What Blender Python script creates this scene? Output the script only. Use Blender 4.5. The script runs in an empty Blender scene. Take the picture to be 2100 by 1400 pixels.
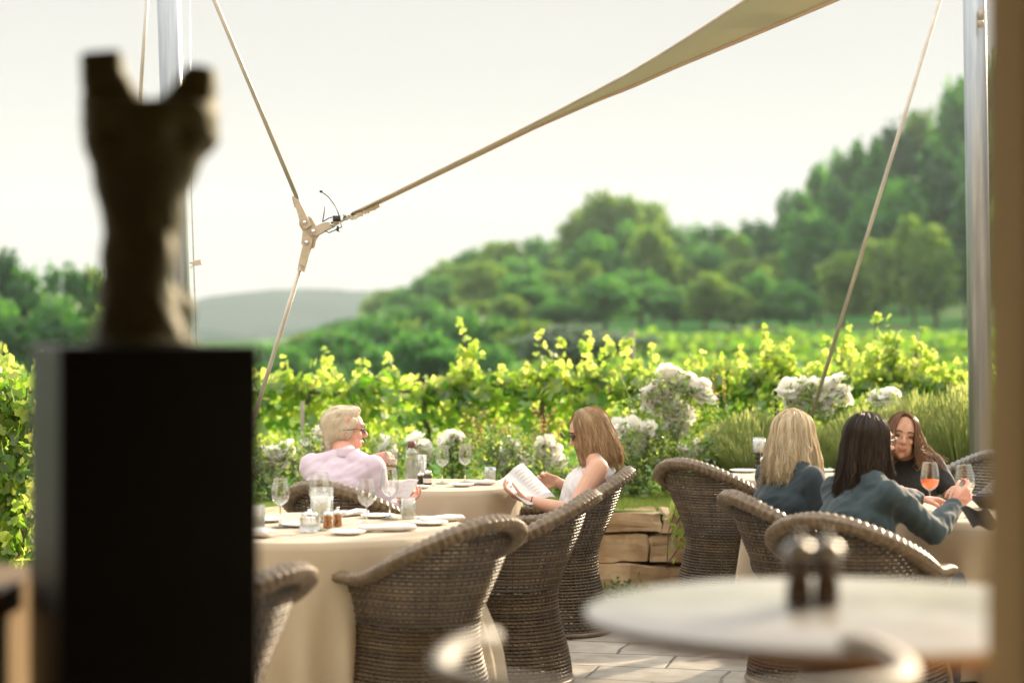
import bpy, bmesh, math, random
from mathutils import Vector, Matrix, Euler, noise
rad = math.radians
C = bpy.context.scene.collection
SC = bpy.context.scene

# ------------------------------------------------------------------ camera, world, sun, exposure
F = 2100 * 70 / 36.0           # focal length in photo pixels (photo is 2100 wide)
CH, VH = 1.6, 677.0            # eye height, horizon row in the photo
def P(u, v, Y):
    return Vector(((u - 1050) * Y / F, Y, CH - (v - VH) * Y / F))
cd = bpy.data.cameras.new('camera'); cam = bpy.data.objects.new('camera', cd); C.objects.link(cam)
cam.location = (0, 0, CH); cam.rotation_euler = (rad(90), 0, 0)
cd.lens = 70; cd.sensor_width = 36; cd.shift_y = -(700 - VH) / 2100.0
cd.clip_start = 0.05; cd.clip_end = 12000
cd.dof.use_dof = True; cd.dof.focus_distance = 10.2; cd.dof.aperture_fstop = 1.5
SC.camera = cam

SUN_AZ, SUN_EL = 39.0, 20.0    # azimuth clockwise from +Y, elevation
world = bpy.data.worlds.new('World'); SC.world = world; world.use_nodes = True
nt = world.node_tree; nt.nodes.clear()
sky = nt.nodes.new('ShaderNodeTexSky'); sky.sky_type = 'NISHITA'; sky.sun_disc = False
sky.sun_elevation = rad(SUN_EL); sky.sun_rotation = rad(SUN_AZ)
sky.dust_density = 4.0; sky.air_density = 1.0; sky.ozone_density = 1.0
hs = nt.nodes.new('ShaderNodeHueSaturation'); hs.inputs['Saturation'].default_value = 0.45
# a thin bright veil of high cloud over the blue
tc = nt.nodes.new('ShaderNodeTexCoord')
mp = nt.nodes.new('ShaderNodeMapping'); mp.inputs['Scale'].default_value = (1.2, 1.2, 5.0)
nz = nt.nodes.new('ShaderNodeTexNoise'); nz.inputs['Scale'].default_value = 1.6; nz.inputs['Detail'].default_value = 6
cr = nt.nodes.new('ShaderNodeValToRGB')
cr.color_ramp.elements[0].position = 0.3; cr.color_ramp.elements[0].color = (8.9, 8.75, 8.6, 1)
cr.color_ramp.elements[1].position = 0.7; cr.color_ramp.elements[1].color = (9.7, 9.4, 9.1, 1)
mx = nt.nodes.new('ShaderNodeMix'); mx.data_type = 'RGBA'; mx.inputs[0].default_value = 0.988
bg = nt.nodes.new('ShaderNodeBackground'); bg.inputs['Strength'].default_value = 0.055
wo = nt.nodes.new('ShaderNodeOutputWorld')
L = nt.links.new
L(tc.outputs['Generated'], mp.inputs[0]); L(mp.outputs[0], nz.inputs['Vector']); L(nz.outputs[0], cr.inputs[0])
L(sky.outputs[0], hs.inputs['Color']); L(hs.outputs[0], mx.inputs[6]); L(cr.outputs[0], mx.inputs[7])
sx_ = nt.nodes.new('ShaderNodeSeparateXYZ'); L(tc.outputs['Generated'], sx_.inputs[0])
el = nt.nodes.new('ShaderNodeValToRGB'); e_ = el.color_ramp.elements    # an overcast veil: dimmer at the horizon than overhead
e_[0].position = 0.0; e_[0].color = (.54, .55, .56, 1); e_[1].position = .65; e_[1].color = (2.3, 2.28, 2.22, 1); k_ = e_.new(.17); k_.color = (.59, .60, .61, 1)
L(sx_.outputs[2], el.inputs[0])
mm_ = nt.nodes.new('ShaderNodeMix'); mm_.data_type = 'RGBA'; mm_.blend_type = 'MULTIPLY'; mm_.inputs[0].default_value = 1.0; mm_.clamp_result = False
L(mx.outputs[2], mm_.inputs[6]); L(el.outputs[0], mm_.inputs[7]); L(mm_.outputs[2], bg.inputs['Color']); L(bg.outputs[0], wo.inputs[0])

sl = bpy.data.lights.new('sun', 'SUN'); so = bpy.data.objects.new('sun', sl); C.objects.link(so)
sl.energy = 5.0; sl.angle = rad(0.55); sl.color = (1.0, 0.80, 0.55)
sd = Vector((math.sin(rad(SUN_AZ)) * math.cos(rad(SUN_EL)), math.cos(rad(SUN_AZ)) * math.cos(rad(SUN_EL)), math.sin(rad(SUN_EL))))
so.rotation_euler = sd.to_track_quat('Z', 'Y').to_euler(); so.location = (20, 20, 20)
vs = SC.view_settings; vs.view_transform = 'Standard'; vs.look = 'None'; vs.gamma = 1; vs.exposure = 1.12
SC.render.engine = 'CYCLES'
cy = SC.cycles; cy.use_denoising = True; cy.max_bounces = 8; cy.diffuse_bounces = 3; cy.glossy_bounces = 3
cy.transparent_max_bounces = 24; cy.transmission_bounces = 4; cy.caustics_reflective = False; cy.caustics_refractive = False
cy.sample_clamp_indirect = 4; cy.volume_bounces = 0
try: cy.denoiser = 'OPENIMAGEDENOISE'
except Exception: pass

# ------------------------------------------------------------------ materials
def newmat(name):
    m = bpy.data.materials.new(name); m.use_nodes = True
    n = m.node_tree; n.nodes.clear()
    o = n.nodes.new('ShaderNodeOutputMaterial')
    return m, n, o
def noise_col(n, c1, c2, scale, detail=4, coord='Object', stretch=None, lo=.35, hi=.65):
    t = n.nodes.new('ShaderNodeTexCoord'); z = n.nodes.new('ShaderNodeTexNoise')
    z.inputs['Scale'].default_value = scale; z.inputs['Detail'].default_value = detail
    src = t.outputs[coord]
    if stretch:
        q = n.nodes.new('ShaderNodeMapping'); q.inputs['Scale'].default_value = stretch
        n.links.new(src, q.inputs[0]); src = q.outputs[0]
    n.links.new(src, z.inputs['Vector'])
    r = n.nodes.new('ShaderNodeValToRGB')
    r.color_ramp.elements[0].position = lo; r.color_ramp.elements[0].color = (*c1, 1)
    r.color_ramp.elements[1].position = hi; r.color_ramp.elements[1].color = (*c2, 1)
    n.links.new(z.outputs[0], r.inputs[0])
    return r.outputs[0], z.outputs[0]
def pbr(name, c1, c2=None, scale=8, rough=.6, metal=0, bump=0, bscale=None, stretch=None, spec=.5, coat=0, sheen=0, sss=0, alpha=None, sub=None):
    m, n, o = newmat(name)
    p = n.nodes.new('ShaderNodeBsdfPrincipled')
    p.inputs['Roughness'].default_value = rough; p.inputs['Metallic'].default_value = metal
    p.inputs['Specular IOR Level'].default_value = spec
    p.inputs['Coat Weight'].default_value = coat; p.inputs['Sheen Weight'].default_value = sheen
    if sss:
        p.inputs['Subsurface Weight'].default_value = sss; p.inputs['Subsurface Radius'].default_value = (1, .35, .2)
        p.inputs['Subsurface Scale'].default_value = .02
    c2 = c2 or tuple(min(1, x * 1.25) for x in c1)
    col, fac = noise_col(n, c1, c2, scale, stretch=stretch)
    n.links.new(col, p.inputs['Base Color'])
    if bump:
        _, f2 = noise_col(n, c1, c2, bscale or scale * 4, stretch=stretch)
        b = n.nodes.new('ShaderNodeBump'); b.inputs['Strength'].default_value = bump; b.inputs['Distance'].default_value = .01
        n.links.new(f2, b.inputs['Height']); n.links.new(b.outputs[0], p.inputs['Normal'])
    n.links.new(p.outputs[0], o.inputs[0])
    return m
def leafmat(name, d1, d2, t1, t2, mixf=.5, rough=.45, gloss=.06):
    m, n, o = newmat(name)
    g = n.nodes.new('ShaderNodeNewGeometry')
    def ramp(a, b):
        r = n.nodes.new('ShaderNodeValToRGB'); r.color_ramp.elements[0].color = (*a, 1); r.color_ramp.elements[1].color = (*b, 1)
        n.links.new(g.outputs['Random Per Island'], r.inputs[0]); return r.outputs[0]
    df = n.nodes.new('ShaderNodeBsdfDiffuse'); tl = n.nodes.new('ShaderNodeBsdfTranslucent'); gl = n.nodes.new('ShaderNodeBsdfGlossy')
    gl.inputs['Roughness'].default_value = rough
    n.links.new(ramp(d1, d2), df.inputs[0]); n.links.new(ramp(t1, t2), tl.inputs[0])
    a = n.nodes.new('ShaderNodeMixShader'); a.inputs[0].default_value = mixf
    b = n.nodes.new('ShaderNodeMixShader'); b.inputs[0].default_value = gloss
    n.links.new(df.outputs[0], a.inputs[1]); n.links.new(tl.outputs[0], a.inputs[2])
    n.links.new(a.outputs[0], b.inputs[1]); n.links.new(gl.outputs[0], b.inputs[2]); n.links.new(b.outputs[0], o.inputs[0])
    return m
def thinglass(name, tint=(.96, .98, .97), edge=1.35, gr=.03):
    m, n, o = newmat(name)
    tr = n.nodes.new('ShaderNodeBsdfTransparent'); tr.inputs[0].default_value = (*tint, 1)
    gl = n.nodes.new('ShaderNodeBsdfGlossy'); gl.inputs['Roughness'].default_value = gr
    lw = n.nodes.new('ShaderNodeLayerWeight'); lw.inputs['Blend'].default_value = .35
    r = n.nodes.new('ShaderNodeValToRGB'); e = r.color_ramp.elements
    e[0].position = 0; e[0].color = (.13, .13, .13, 1); e[1].position = .95; e[1].color = (.85, .85, .85, 1)
    k = r.color_ramp.elements.new(.55); k.color = (.42, .42, .42, 1)
    mx = n.nodes.new('ShaderNodeMixShader')
    n.links.new(lw.outputs['Facing'], r.inputs[0]); n.links.new(r.outputs[0], mx.inputs[0])
    n.links.new(tr.outputs[0], mx.inputs[1]); n.links.new(gl.outputs[0], mx.inputs[2]); n.links.new(mx.outputs[0], o.inputs[0])
    return m
def clothmat(name, col, trans=(.5, .4, .25), mixf=.3, rough=.8):
    m, n, o = newmat(name)
    p = n.nodes.new('ShaderNodeBsdfPrincipled'); p.inputs['Roughness'].default_value = rough; p.inputs['Sheen Weight'].default_value = .2
    c, f = noise_col(n, tuple(x * .95 for x in col), col, 6)
    n.links.new(c, p.inputs['Base Color'])
    w = n.nodes.new('ShaderNodeTexNoise'); w.inputs['Scale'].default_value = 90; b = n.nodes.new('ShaderNodeBump'); b.inputs['Strength'].default_value = .15; b.inputs['Distance'].default_value = .004
    n.links.new(w.outputs[0], b.inputs['Height']); n.links.new(b.outputs[0], p.inputs['Normal'])
    t = n.nodes.new('ShaderNodeBsdfTranslucent'); t.inputs[0].default_value = (*trans, 1)
    x = n.nodes.new('ShaderNodeMixShader'); x.inputs[0].default_value = mixf
    n.links.new(p.outputs[0], x.inputs[1]); n.links.new(t.outputs[0], x.inputs[2]); n.links.new(x.outputs[0], o.inputs[0])
    return m
def hairmat(name, c1, c2, tr):
    m, n, o = newmat(name)
    g = n.nodes.new('ShaderNodeNewGeometry'); r = n.nodes.new('ShaderNodeValToRGB')
    r.color_ramp.elements[0].color = (*c1, 1); r.color_ramp.elements[1].color = (*c2, 1)
    n.links.new(g.outputs['Random Per Island'], r.inputs[0])
    p = n.nodes.new('ShaderNodeBsdfPrincipled'); p.inputs['Roughness'].default_value = .38; p.inputs['Specular IOR Level'].default_value = .6
    c, f = noise_col(n, (.62, .59, .56), (1, 1, 1), 55, detail=3, stretch=(1, 1, .07), lo=.38, hi=.6); mu = n.nodes.new('ShaderNodeMix'); mu.data_type = 'RGBA'; mu.blend_type = 'MULTIPLY'; mu.inputs[0].default_value = .85
    n.links.new(r.outputs[0], mu.inputs[6]); n.links.new(c, mu.inputs[7]); n.links.new(mu.outputs[2], p.inputs['Base Color'])
    t = n.nodes.new('ShaderNodeBsdfTranslucent'); t.inputs[0].default_value = (*tr, 1)
    x = n.nodes.new('ShaderNodeMixShader'); x.inputs[0].default_value = .42
    n.links.new(p.outputs[0], x.inputs[1]); n.links.new(t.outputs[0], x.inputs[2]); n.links.new(x.outputs[0], o.inputs[0])
    return m

M = {}
M['linen'] = clothmat('white_linen', (.73, .65, .50), (.62, .43, .21), .38)
M['napkin'] = clothmat('napkin_linen', (.82, .80, .80), (.6, .5, .4), .2)
M['china'] = pbr('white_china', (.78, .78, .76), rough=.15, spec=.5)
M['glass'] = thinglass('clear_glass')
M['water'] = thinglass('water_body', (.93, .96, .95))
M['duller'] = pbr('brushed_cap', (.34, .34, .33), rough=.42, metal=.8)
M['steel'] = pbr('polished_steel', (.55, .55, .54), rough=.18, metal=1)
M['mast'] = pbr('brushed_mast_steel', (.30, .33, .36), (.40, .43, .45), rough=.42, metal=.7, stretch=(1, 1, .05), scale=40)
M['cable'] = pbr('stainless_cable', (.46, .43, .38), rough=.4, metal=.6, bump=.3, bscale=200)
M['fitting'] = pbr('cast_fitting', (.42, .36, .28), (.52, .46, .38), rough=.45, metal=.35, bump=.2)
M['wicker'] = pbr('woven_wicker', (.10, .07, .042), (.19, .14, .085), scale=30, rough=.42, spec=.5)
def islandpbr(name, c1, c2, rough, spec):
    m, n, o = newmat(name); g = n.nodes.new('ShaderNodeNewGeometry'); r = n.nodes.new('ShaderNodeValToRGB'); r.color_ramp.elements[0].color = (*c1, 1); r.color_ramp.elements[1].color = (*c2, 1)
    p = n.nodes.new('ShaderNodeBsdfPrincipled'); p.inputs['Roughness'].default_value = rough; p.inputs['Specular IOR Level'].default_value = spec
    c, f = noise_col(n, (.55, .55, .55), (1, 1, 1), 22); mu = n.nodes.new('ShaderNodeMix'); mu.data_type = 'RGBA'; mu.blend_type = 'MULTIPLY'; mu.inputs[0].default_value = 1
    n.links.new(g.outputs['Random Per Island'], r.inputs[0]); n.links.new(r.outputs[0], mu.inputs[6]); n.links.new(c, mu.inputs[7]); n.links.new(mu.outputs[2], p.inputs['Base Color']); n.links.new(p.outputs[0], o.inputs[0]); return m
M['wicker_shell'] = islandpbr('woven_wicker_weave', (.068, .046, .024), (.145, .10, .054), .42, .5)
M['wicker_grey'] = pbr('grey_woven_wicker', (.10, .095, .085), (.2, .185, .165), scale=30, rough=.36, spec=.7)
M['candle'] = pbr('white_wax', (.80, .78, .72), rough=.5, sss=.3)
M['darkwood'] = pbr('dark_turned_wood', (.03, .022, .018), rough=.3)
M['copper'] = pbr('copper_mill', (.35, .18, .09), rough=.25, metal=.9)
M['browncap'] = pbr('brown_cap', (.10, .035, .025), rough=.4)
M['darkjar'] = pbr('dark_jar', (.025, .022, .016), rough=.2)
M['label'] = pbr('paper_label', (.6, .58, .5), rough=.7)
M['paper'] = clothmat('menu_paper', (.72, .70, .72), (.5, .45, .42), .3)
M['ink'] = pbr('grey_ink', (.3, .27, .25), rough=.8)
M['skin'] = pbr('light_skin', (.58, .34, .25), (.64, .38, .28), scale=14, rough=.5, sss=.12, spec=.35)
M['skin_tan'] = pbr('tanned_skin', (.42, .23, .155), (.50, .29, .20), scale=30, rough=.48, sss=.1, spec=.4, bump=.15, bscale=120)
M['skin_red'] = pbr('flushed_skin', (.62, .31, .24), (.68, .37, .29), scale=14, rough=.5, sss=.12, spec=.35)
M['lips'] = pbr('lip_skin', (.36, .13, .11), rough=.4)
M['eye'] = pbr('dark_iris', (.03, .02, .015), rough=.2)
M['brow'] = pbr('brow_hair', (.06, .04, .025), rough=.7)
M['shades'] = pbr('dark_lens', (.012, .010, .010), rough=.1)
M['frame'] = pbr('spectacle_frame', (.09, .07, .045), rough=.3)
M['pinkshirt'] = clothmat('pale_pink_shirt', (.68, .58, .70), (.5, .35, .38), .15)
M['whitetop'] = clothmat('white_sleeveless_top', (.80, .80, .82), (.6, .55, .5), .2)
M['beige'] = clothmat('beige_trousers', (.50, .40, .28), (.3, .2, .1), .1)
M['navy'] = clothmat('navy_tee', (.014, .03, .042), (.03, .05, .06), .08)
M['denim'] = clothmat('dark_denim', (.020, .044, .055), (.04, .07, .08), .08)
M['black'] = clothmat('black_cotton', (.012, .012, .013), (.01, .01, .01), .05)
M['grey_trouser'] = clothmat('charcoal_trousers', (.05, .05, .06), (.05, .05, .05), .05)
M['plinth'] = pbr('black_lacquer', (.010, .010, .009), rough=.5, spec=.25)
M['bronze'] = pbr('dark_bronze', (.085, .082, .032), (.13, .125, .05), scale=5, rough=.6, metal=.1, bump=.35, bscale=30)
M['tabletop'] = pbr('white_lacquer_top', (.50, .50, .49), rough=.22, spec=.6)
M['tabledge'] = pbr('ply_edge', (.30, .14, .05), rough=.5)
M['ironblack'] = pbr('black_iron', (.012, .012, .012), rough=.5)
M['whiteplastic'] = pbr('white_plastic', (.80, .84, .84), rough=.55, spec=.3)
M['pepper'] = pbr('smoked_pepper_body', (.035, .012, .006), rough=.12, spec=.7)
M['tanwood'] = pbr('honey_oak', (.64, .44, .19), (.70, .50, .23), scale=4, rough=.75, spec=.2, stretch=(8, 8, .6), bump=.1)
M['oak'] = pbr('dark_oak_front', (.17, .10, .035), (.22, .14, .05), scale=4, rough=.6, spec=.3, stretch=(8, 8, .6), bump=.1)
M['plaster'] = pbr('room_plaster', (.46, .36, .24), rough=.9)
M['render'] = pbr('cream_bounce_render', (.54, .48, .38), (.60, .54, .43), scale=2, rough=.95, bump=.2, bscale=40)
M['roomfloor'] = pbr('room_floor_tile', (.10, .085, .07), rough=.6)
M['canvas'] = clothmat('canopy_canvas', (.26, .235, .14), (.24, .21, .11), .35)
M['trim'] = clothmat('canopy_hem', (.66, .55, .42), (.6, .45, .3), .3)
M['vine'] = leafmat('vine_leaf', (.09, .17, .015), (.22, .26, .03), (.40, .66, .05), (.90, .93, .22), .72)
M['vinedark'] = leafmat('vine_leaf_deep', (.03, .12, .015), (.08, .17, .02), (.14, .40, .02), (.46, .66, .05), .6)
M['roseleaf'] = leafmat('rose_leaf', (.05, .13, .025), (.11, .17, .03), (.14, .34, .03), (.50, .56, .08), .55, gloss=.1)
M['rosetip'] = leafmat('rose_shoot_leaf', (.16, .14, .04), (.22, .12, .06), (.45, .42, .08), (.55, .30, .12), .5)
M['petal'] = leafmat('rose_petal', (.90, .90, .87), (.92, .91, .86), (.94, .93, .88), (.94, .91, .82), .6, gloss=.02)
M['lav'] = leafmat('lavender_stalk', (.13, .20, .06), (.22, .27, .10), (.34, .46, .09), (.70, .70, .28), .6)
M['lavbase'] = leafmat('lavender_leaf', (.03, .08, .03), (.06, .12, .04), (.05, .14, .02), (.12, .22, .04), .4)
M['grass'] = leafmat('lawn_blade', (.13, .21, .03), (.19, .26, .05), (.40, .52, .06), (.62, .68, .14), .55)
M['bark'] = pbr('vine_bark', (.07, .05, .035), (.13, .10, .07), scale=20, rough=.9, bump=.6)
M['wirewood'] = pbr('weathered_stake', (.22, .19, .15), rough=.9)
M['treeleaf'] = leafmat('oak_leaf', (.014, .105, .028), (.03, .15, .03), (.03, .26, .03), (.20, .48, .03), .5)
M['treelight'] = leafmat('light_tree_leaf', (.04, .12, .02), (.08, .16, .025), (.12, .34, .02), (.36, .52, .04), .5)
M['pineleaf'] = leafmat('pine_needle', (.012, .075, .025), (.025, .11, .03), (.02, .15, .02), (.08, .26, .03), .42)
M['olive'] = leafmat('olive_leaf', (.09, .15, .10), (.14, .20, .13), (.12, .2, .1), (.2, .3, .16), .35)

# ------------------------------------------------------------------ mesh helpers
class MB:
    def __init__(s): s.v = []; s.f = []
    def add(s, vs, fs, mat=None):
        b = len(s.v)
        s.v += [tuple((mat @ Vector(v)) if mat else v) for v in vs]
        s.f += [tuple(i + b for i in f) for f in fs]; return s
    def box(s, c, d, rot=None, j=0, rnd=None):
        vs = []
        for z in (-1, 1):
            for y in (-1, 1):
                for x in (-1, 1):
                    q = Vector((x * d[0] / 2, y * d[1] / 2, z * d[2] / 2))
                    if j: q += Vector((rnd.uniform(-j, j), rnd.uniform(-j, j), rnd.uniform(-j, j)))
                    if rot: q = rot @ q
                    vs.append(q + Vector(c))
        return s.add(vs, [(0, 2, 3, 1), (4, 5, 7, 6), (0, 1, 5, 4), (2, 6, 7, 3), (0, 4, 6, 2), (1, 3, 7, 5)])
    def tube(s, pts, r, n=8, cap=True, flat=1.0, up=None):
        pts = [Vector(p) for p in pts]; m = len(pts); vs = []; fs = []
        ref = up or Vector((0, 0, 1)); prev = None
        for i, p in enumerate(pts):
            t = (pts[min(i + 1, m - 1)] - pts[max(i - 1, 0)]); t.normalize()
            if prev is None:
                a = ref if abs(ref.dot(t)) < .95 else Vector((1, 0, 0))
                x = (a - t * a.dot(t)).normalized()
            else:
                x = prev - t * prev.dot(t)
                x = x.normalized() if x.length > 1e-5 else t.orthogonal().normalized()
            prev = x; y = t.cross(x); rr = r[i] if isinstance(r, (list, tuple)) else r
            for k in range(n):
                a = 2 * math.pi * k / n
                vs.append(p + x * (math.cos(a) * rr * flat) + y * (math.sin(a) * rr))
        for i in range(m - 1):
            for k in range(n):
                k2 = (k + 1) % n; fs.append((i * n + k, i * n + k2, (i + 1) * n + k2, (i + 1) * n + k))
        if cap: fs.append(tuple(range(n))[::-1]); fs.append(tuple((m - 1) * n + k for k in range(n)))
        return s.add(vs, fs)
    def lathe(s, prof, n=20, c=(0, 0, 0), mat=None, capb=False, capt=False):
        vs = []; fs = []
        for (r, z) in prof:
            for k in range(n):
                a = 2 * math.pi * k / n; vs.append((c[0] + r * math.cos(a), c[1] + r * math.sin(a), c[2] + z))
        for i in range(len(prof) - 1):
            for k in range(n):
                k2 = (k + 1) % n; fs.append((i * n + k, i * n + k2, (i + 1) * n + k2, (i + 1) * n + k))
        if capb: fs.append(tuple(range(n))[::-1])
        if capt: fs.append(tuple((len(prof) - 1) * n + k for k in range(n)))
        return s.add(vs, fs, mat)
    def ell(s, c, r, n=12, m=8, rot=None):
        vs = []; fs = []
        for i in range(m + 1):
            th = math.pi * i / m
            for k in range(n):
                a = 2 * math.pi * k / n
                q = Vector((r[0] * math.sin(th) * math.cos(a), r[1] * math.sin(th) * math.sin(a), r[2] * math.cos(th)))
                if rot: q = rot @ q
                vs.append(q + Vector(c))
        for i in range(m):
            for k in range(n):
                k2 = (k + 1) % n; fs.append((i * n + k, (i + 1) * n + k, (i + 1) * n + k2, i * n + k2))
        return s.add(vs, fs)
    def cap(s, a, ra, b, rb, n=12):
        a = Vector(a); b = Vector(b); d = b - a; Ln = d.length
        if Ln < 1e-6: return s.ell(a, (ra,) * 3)
        d /= Ln; pts = []; rs = []
        for k in range(5):
            t = math.pi / 2 * k / 4; pts.append(a - d * ra * math.cos(t)); rs.append(max(ra * math.sin(t), 1e-4))
        for k in range(5):
            t = math.pi / 2 * k / 4; pts.append(b + d * rb * math.sin(t)); rs.append(max(rb * math.cos(t), 1e-4))
        return s.tube(pts, rs, n)
    def grid(s, fn, nu, nv):
        vs = [fn(i / nu, j / nv) for j in range(nv + 1) for i in range(nu + 1)]
        fs = [(j * (nu + 1) + i, j * (nu + 1) + i + 1, (j + 1) * (nu + 1) + i + 1, (j + 1) * (nu + 1) + i) for j in range(nv) for i in range(nu)]
        return s.add(vs, fs)
    def mesh(s, name, smooth=True):
        me = bpy.data.meshes.new(name); me.from_pydata(s.v, [], s.f); me.update()
        if smooth: me.polygons.foreach_set('use_smooth', [True] * len(me.polygons))
        return me
    def build(s, name, m, parent=None, smooth=True, loc=None):
        o = bpy.data.objects.new(name, s.mesh(name, smooth)); C.objects.link(o)
        o.data.materials.append(M[m] if isinstance(m, str) else m)
        if parent: o.parent = parent
        if loc is not None: o.location = loc
        return o
def tag(o, label=None, cat=None, group=None, kind=None):
    if label: o['label'] = label
    if cat: o['category'] = cat
    if group: o['group'] = group
    if kind: o['kind'] = kind
    return o
def thing(name, label, cat, loc=(0, 0, 0), rz=0, group=None):
    o = bpy.data.objects.new(name, None); C.objects.link(o); o.empty_display_size = .05
    o.location = loc; o.rotation_euler = (0, 0, rz)
    return tag(o, label, cat, group)
def dup(root, loc, rz=0, label=None, group=None, scale=None):
    r = root.copy(); C.objects.link(r); r.location = loc; r.rotation_euler = (0, 0, rz)
    if label: r['label'] = label
    if group: r['group'] = group
    if scale: r.scale = scale
    for ch in list(root.children):
        c = ch.copy(); C.objects.link(c); c.parent = r
        for g in list(ch.children):
            d = g.copy(); C.objects.link(d); d.parent = c
    return r
def smooth(a, b, x):
    t = max(0, min(1, (x - a) / (b - a))); return t * t * (3 - 2 * t)
def lerp(a, b, t): return a + (b - a) * t
def interp(tab, x):
    if x <= tab[0][0]: return tab[0][1]
    for (x0, y0), (x1, y1) in zip(tab, tab[1:]):
        if x <= x1: return lerp(y0, y1, (x - x0) / (x1 - x0))
    return tab[-1][1]
# ------------------------------------------------------------------ terrain and far landscape
def th(x, y):
    """height of the land beyond the terrace wall"""
    z = .48 - .65 * smooth(13.5, 24, y)
    z += smooth(55, 150, y) * 2.2
    xu = x / max(y, 1) * F + 1050            # bearing of the spot
    k = interp([(500, 0), (800, .12), (1100, .3), (1500, .5), (1800, .85), (2100, 1.3), (2600, 1.7)], xu)
    z += smooth(125, 290, y) * 14 * k
    z -= smooth(40, 200, y) * smooth(1000, 400, xu) * 4
    z += noise.noise(Vector((x * .03, y * .03, 0))) * .5 * smooth(30, 80, y)
    return z
ys = [12.12, 14, 17, 20, 24, 30, 38, 48, 60, 72, 85, 100, 115, 130, 145, 160, 180, 200, 225, 255, 290, 350, 500, 800, 1200, 2100]
def tf(a, b):
    y = ys[int(round(b * (len(ys) - 1)))]; hw = max(9, y * .9)
    x = (a * 2 - 1) * hw
    return (x, y, th(x, y))
mt, n, o = newmat('meadow_ground')
p = n.nodes.new('ShaderNodeBsdfPrincipled'); p.inputs['Roughness'].default_value = .95; p.inputs['Specular IOR Level'].default_value = .1
g1, f1 = noise_col(n, (.025, .11, .02), (.06, .19, .03), .12, detail=8)
g2, f2 = noise_col(n, (.30, .24, .15), (.20, .17, .10), .2)
mm = n.nodes.new('ShaderNodeMix'); mm.data_type = 'RGBA'
rr = n.nodes.new('ShaderNodeValToRGB'); rr.color_ramp.elements[0].position = .62; rr.color_ramp.elements[1].position = .68
zz = n.nodes.new('ShaderNodeTexNoise'); zz.inputs['Scale'].default_value = .045; tc2 = n.nodes.new('ShaderNodeTexCoord')
n.links.new(tc2.outputs['Object'], zz.inputs['Vector']); n.links.new(zz.outputs[0], rr.inputs[0])
n.links.new(rr.outputs[0], mm.inputs[0]); n.links.new(g1, mm.inputs[6]); n.links.new(g2, mm.inputs[7])
n.links.new(mm.outputs[2], p.inputs['Base Color']); n.links.new(p.outputs[0], o.inputs[0])
tag(MB().grid(tf, 60, len(ys) - 1).build('hillside', mt), kind='structure')

# far wooded ridge, about a kilometre off
rng = random.Random(4)
def ridge(name, Y, tab, depth, m):
    def fn(a, b):
        u = lerp(tab[0][0], tab[-1][0], a); top = interp(tab, u)
        zt = CH - (top - VH) * Y / F
        prof = math.sin(min(1, b * 1.0) * math.pi) ** .8
        y = Y + (b - .5) * depth; x = (u - 1050) * Y / F
        z = -8 + (zt + 8) * prof + prof * 2.0 * noise.noise(Vector((x * .03, y * .01, 3))) + prof * 1.2 * noise.noise(Vector((x * .12, y * .05, 3)))
        return (x, y, z)
    return tag(MB().grid(fn, 160, 24).build(name, m), kind='structure')
M['ridge'] = pbr('ridge_woodland', (.03, .06, .05), (.045, .08, .065), scale=.02, rough=1, spec=0)
ridge('distant_hill', 1100, [(-900, 640), (-200, 625), (200, 630), (400, 622), (480, 608), (560, 596), (640, 592), (740, 598), (800, 606), (900, 600), (1200, 590), (2000, 600)], 600, M['ridge'])
ridge('distant_hill', 620, [(-900, 690), (0, 690), (400, 680), (560, 690), (700, 664), (900, 670), (1400, 680)], 200, M['ridge'])

# trees
def crown_mesh(seed, kind):
    """unit crown: base at z=0, height 1, half width ~.5; leaf clumps through several lobes"""
    r = random.Random(seed); b = MB(); lobes = []
    if kind == 'pine':
        for k in range(19): 
            z = .28 + .68 * k / 18; w = .40 * (1.1 - z) ** .7 + .05
            a = r.uniform(0, 6.28); lobes.append((Vector((math.cos(a) * w * .6, math.sin(a) * w * .6, z)), w * r.uniform(.35, .75), r.uniform(.06, .11)))
    else:
        for k in range(24):
            z = r.uniform(.25, .86); w = math.sin(min(1, (z - .08) / .92) * math.pi) ** .6 * .36
            a = r.uniform(0, 6.28); q = r.uniform(.3, 1); lobes.append((Vector((math.cos(a) * w * q, math.sin(a) * w * q, z)), r.uniform(.07, .22), r.uniform(.06, .16)))
        lobes.append((Vector((0, 0, .55)), .3, .32)); lobes.append((Vector((r.uniform(-.1, .1), 0, .88)), .13, .12))
    N = 4200
    tot = sum(l[1] ** 2 for l in lobes)
    for c, rw, rh in lobes:
        for i in range(int(N * rw * rw / tot)):
            d = Vector((r.gauss(0, 1), r.gauss(0, 1), r.gauss(0, 1))).normalized() * (r.random() ** .4)
            d += Vector((r.gauss(0, .2), r.gauss(0, .2), r.gauss(0, .2)))
            p0 = c + Vector((d.x * rw, d.y * rw, d.z * rh))
            s = r.uniform(.012, .03); R = Euler((r.uniform(0, 6.28), r.uniform(0, 6.28), r.uniform(0, 6.28))).to_matrix()
            b.add([p0 + R @ Vector(q) * s for q in ((-1, -.6, 0), (.2, -1, .2), (1, .1, 0), (.3, .9, -.2), (-.8, .6, .15))], [(0, 1, 2, 3, 4)])
    return b.mesh('crown', False)
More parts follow.
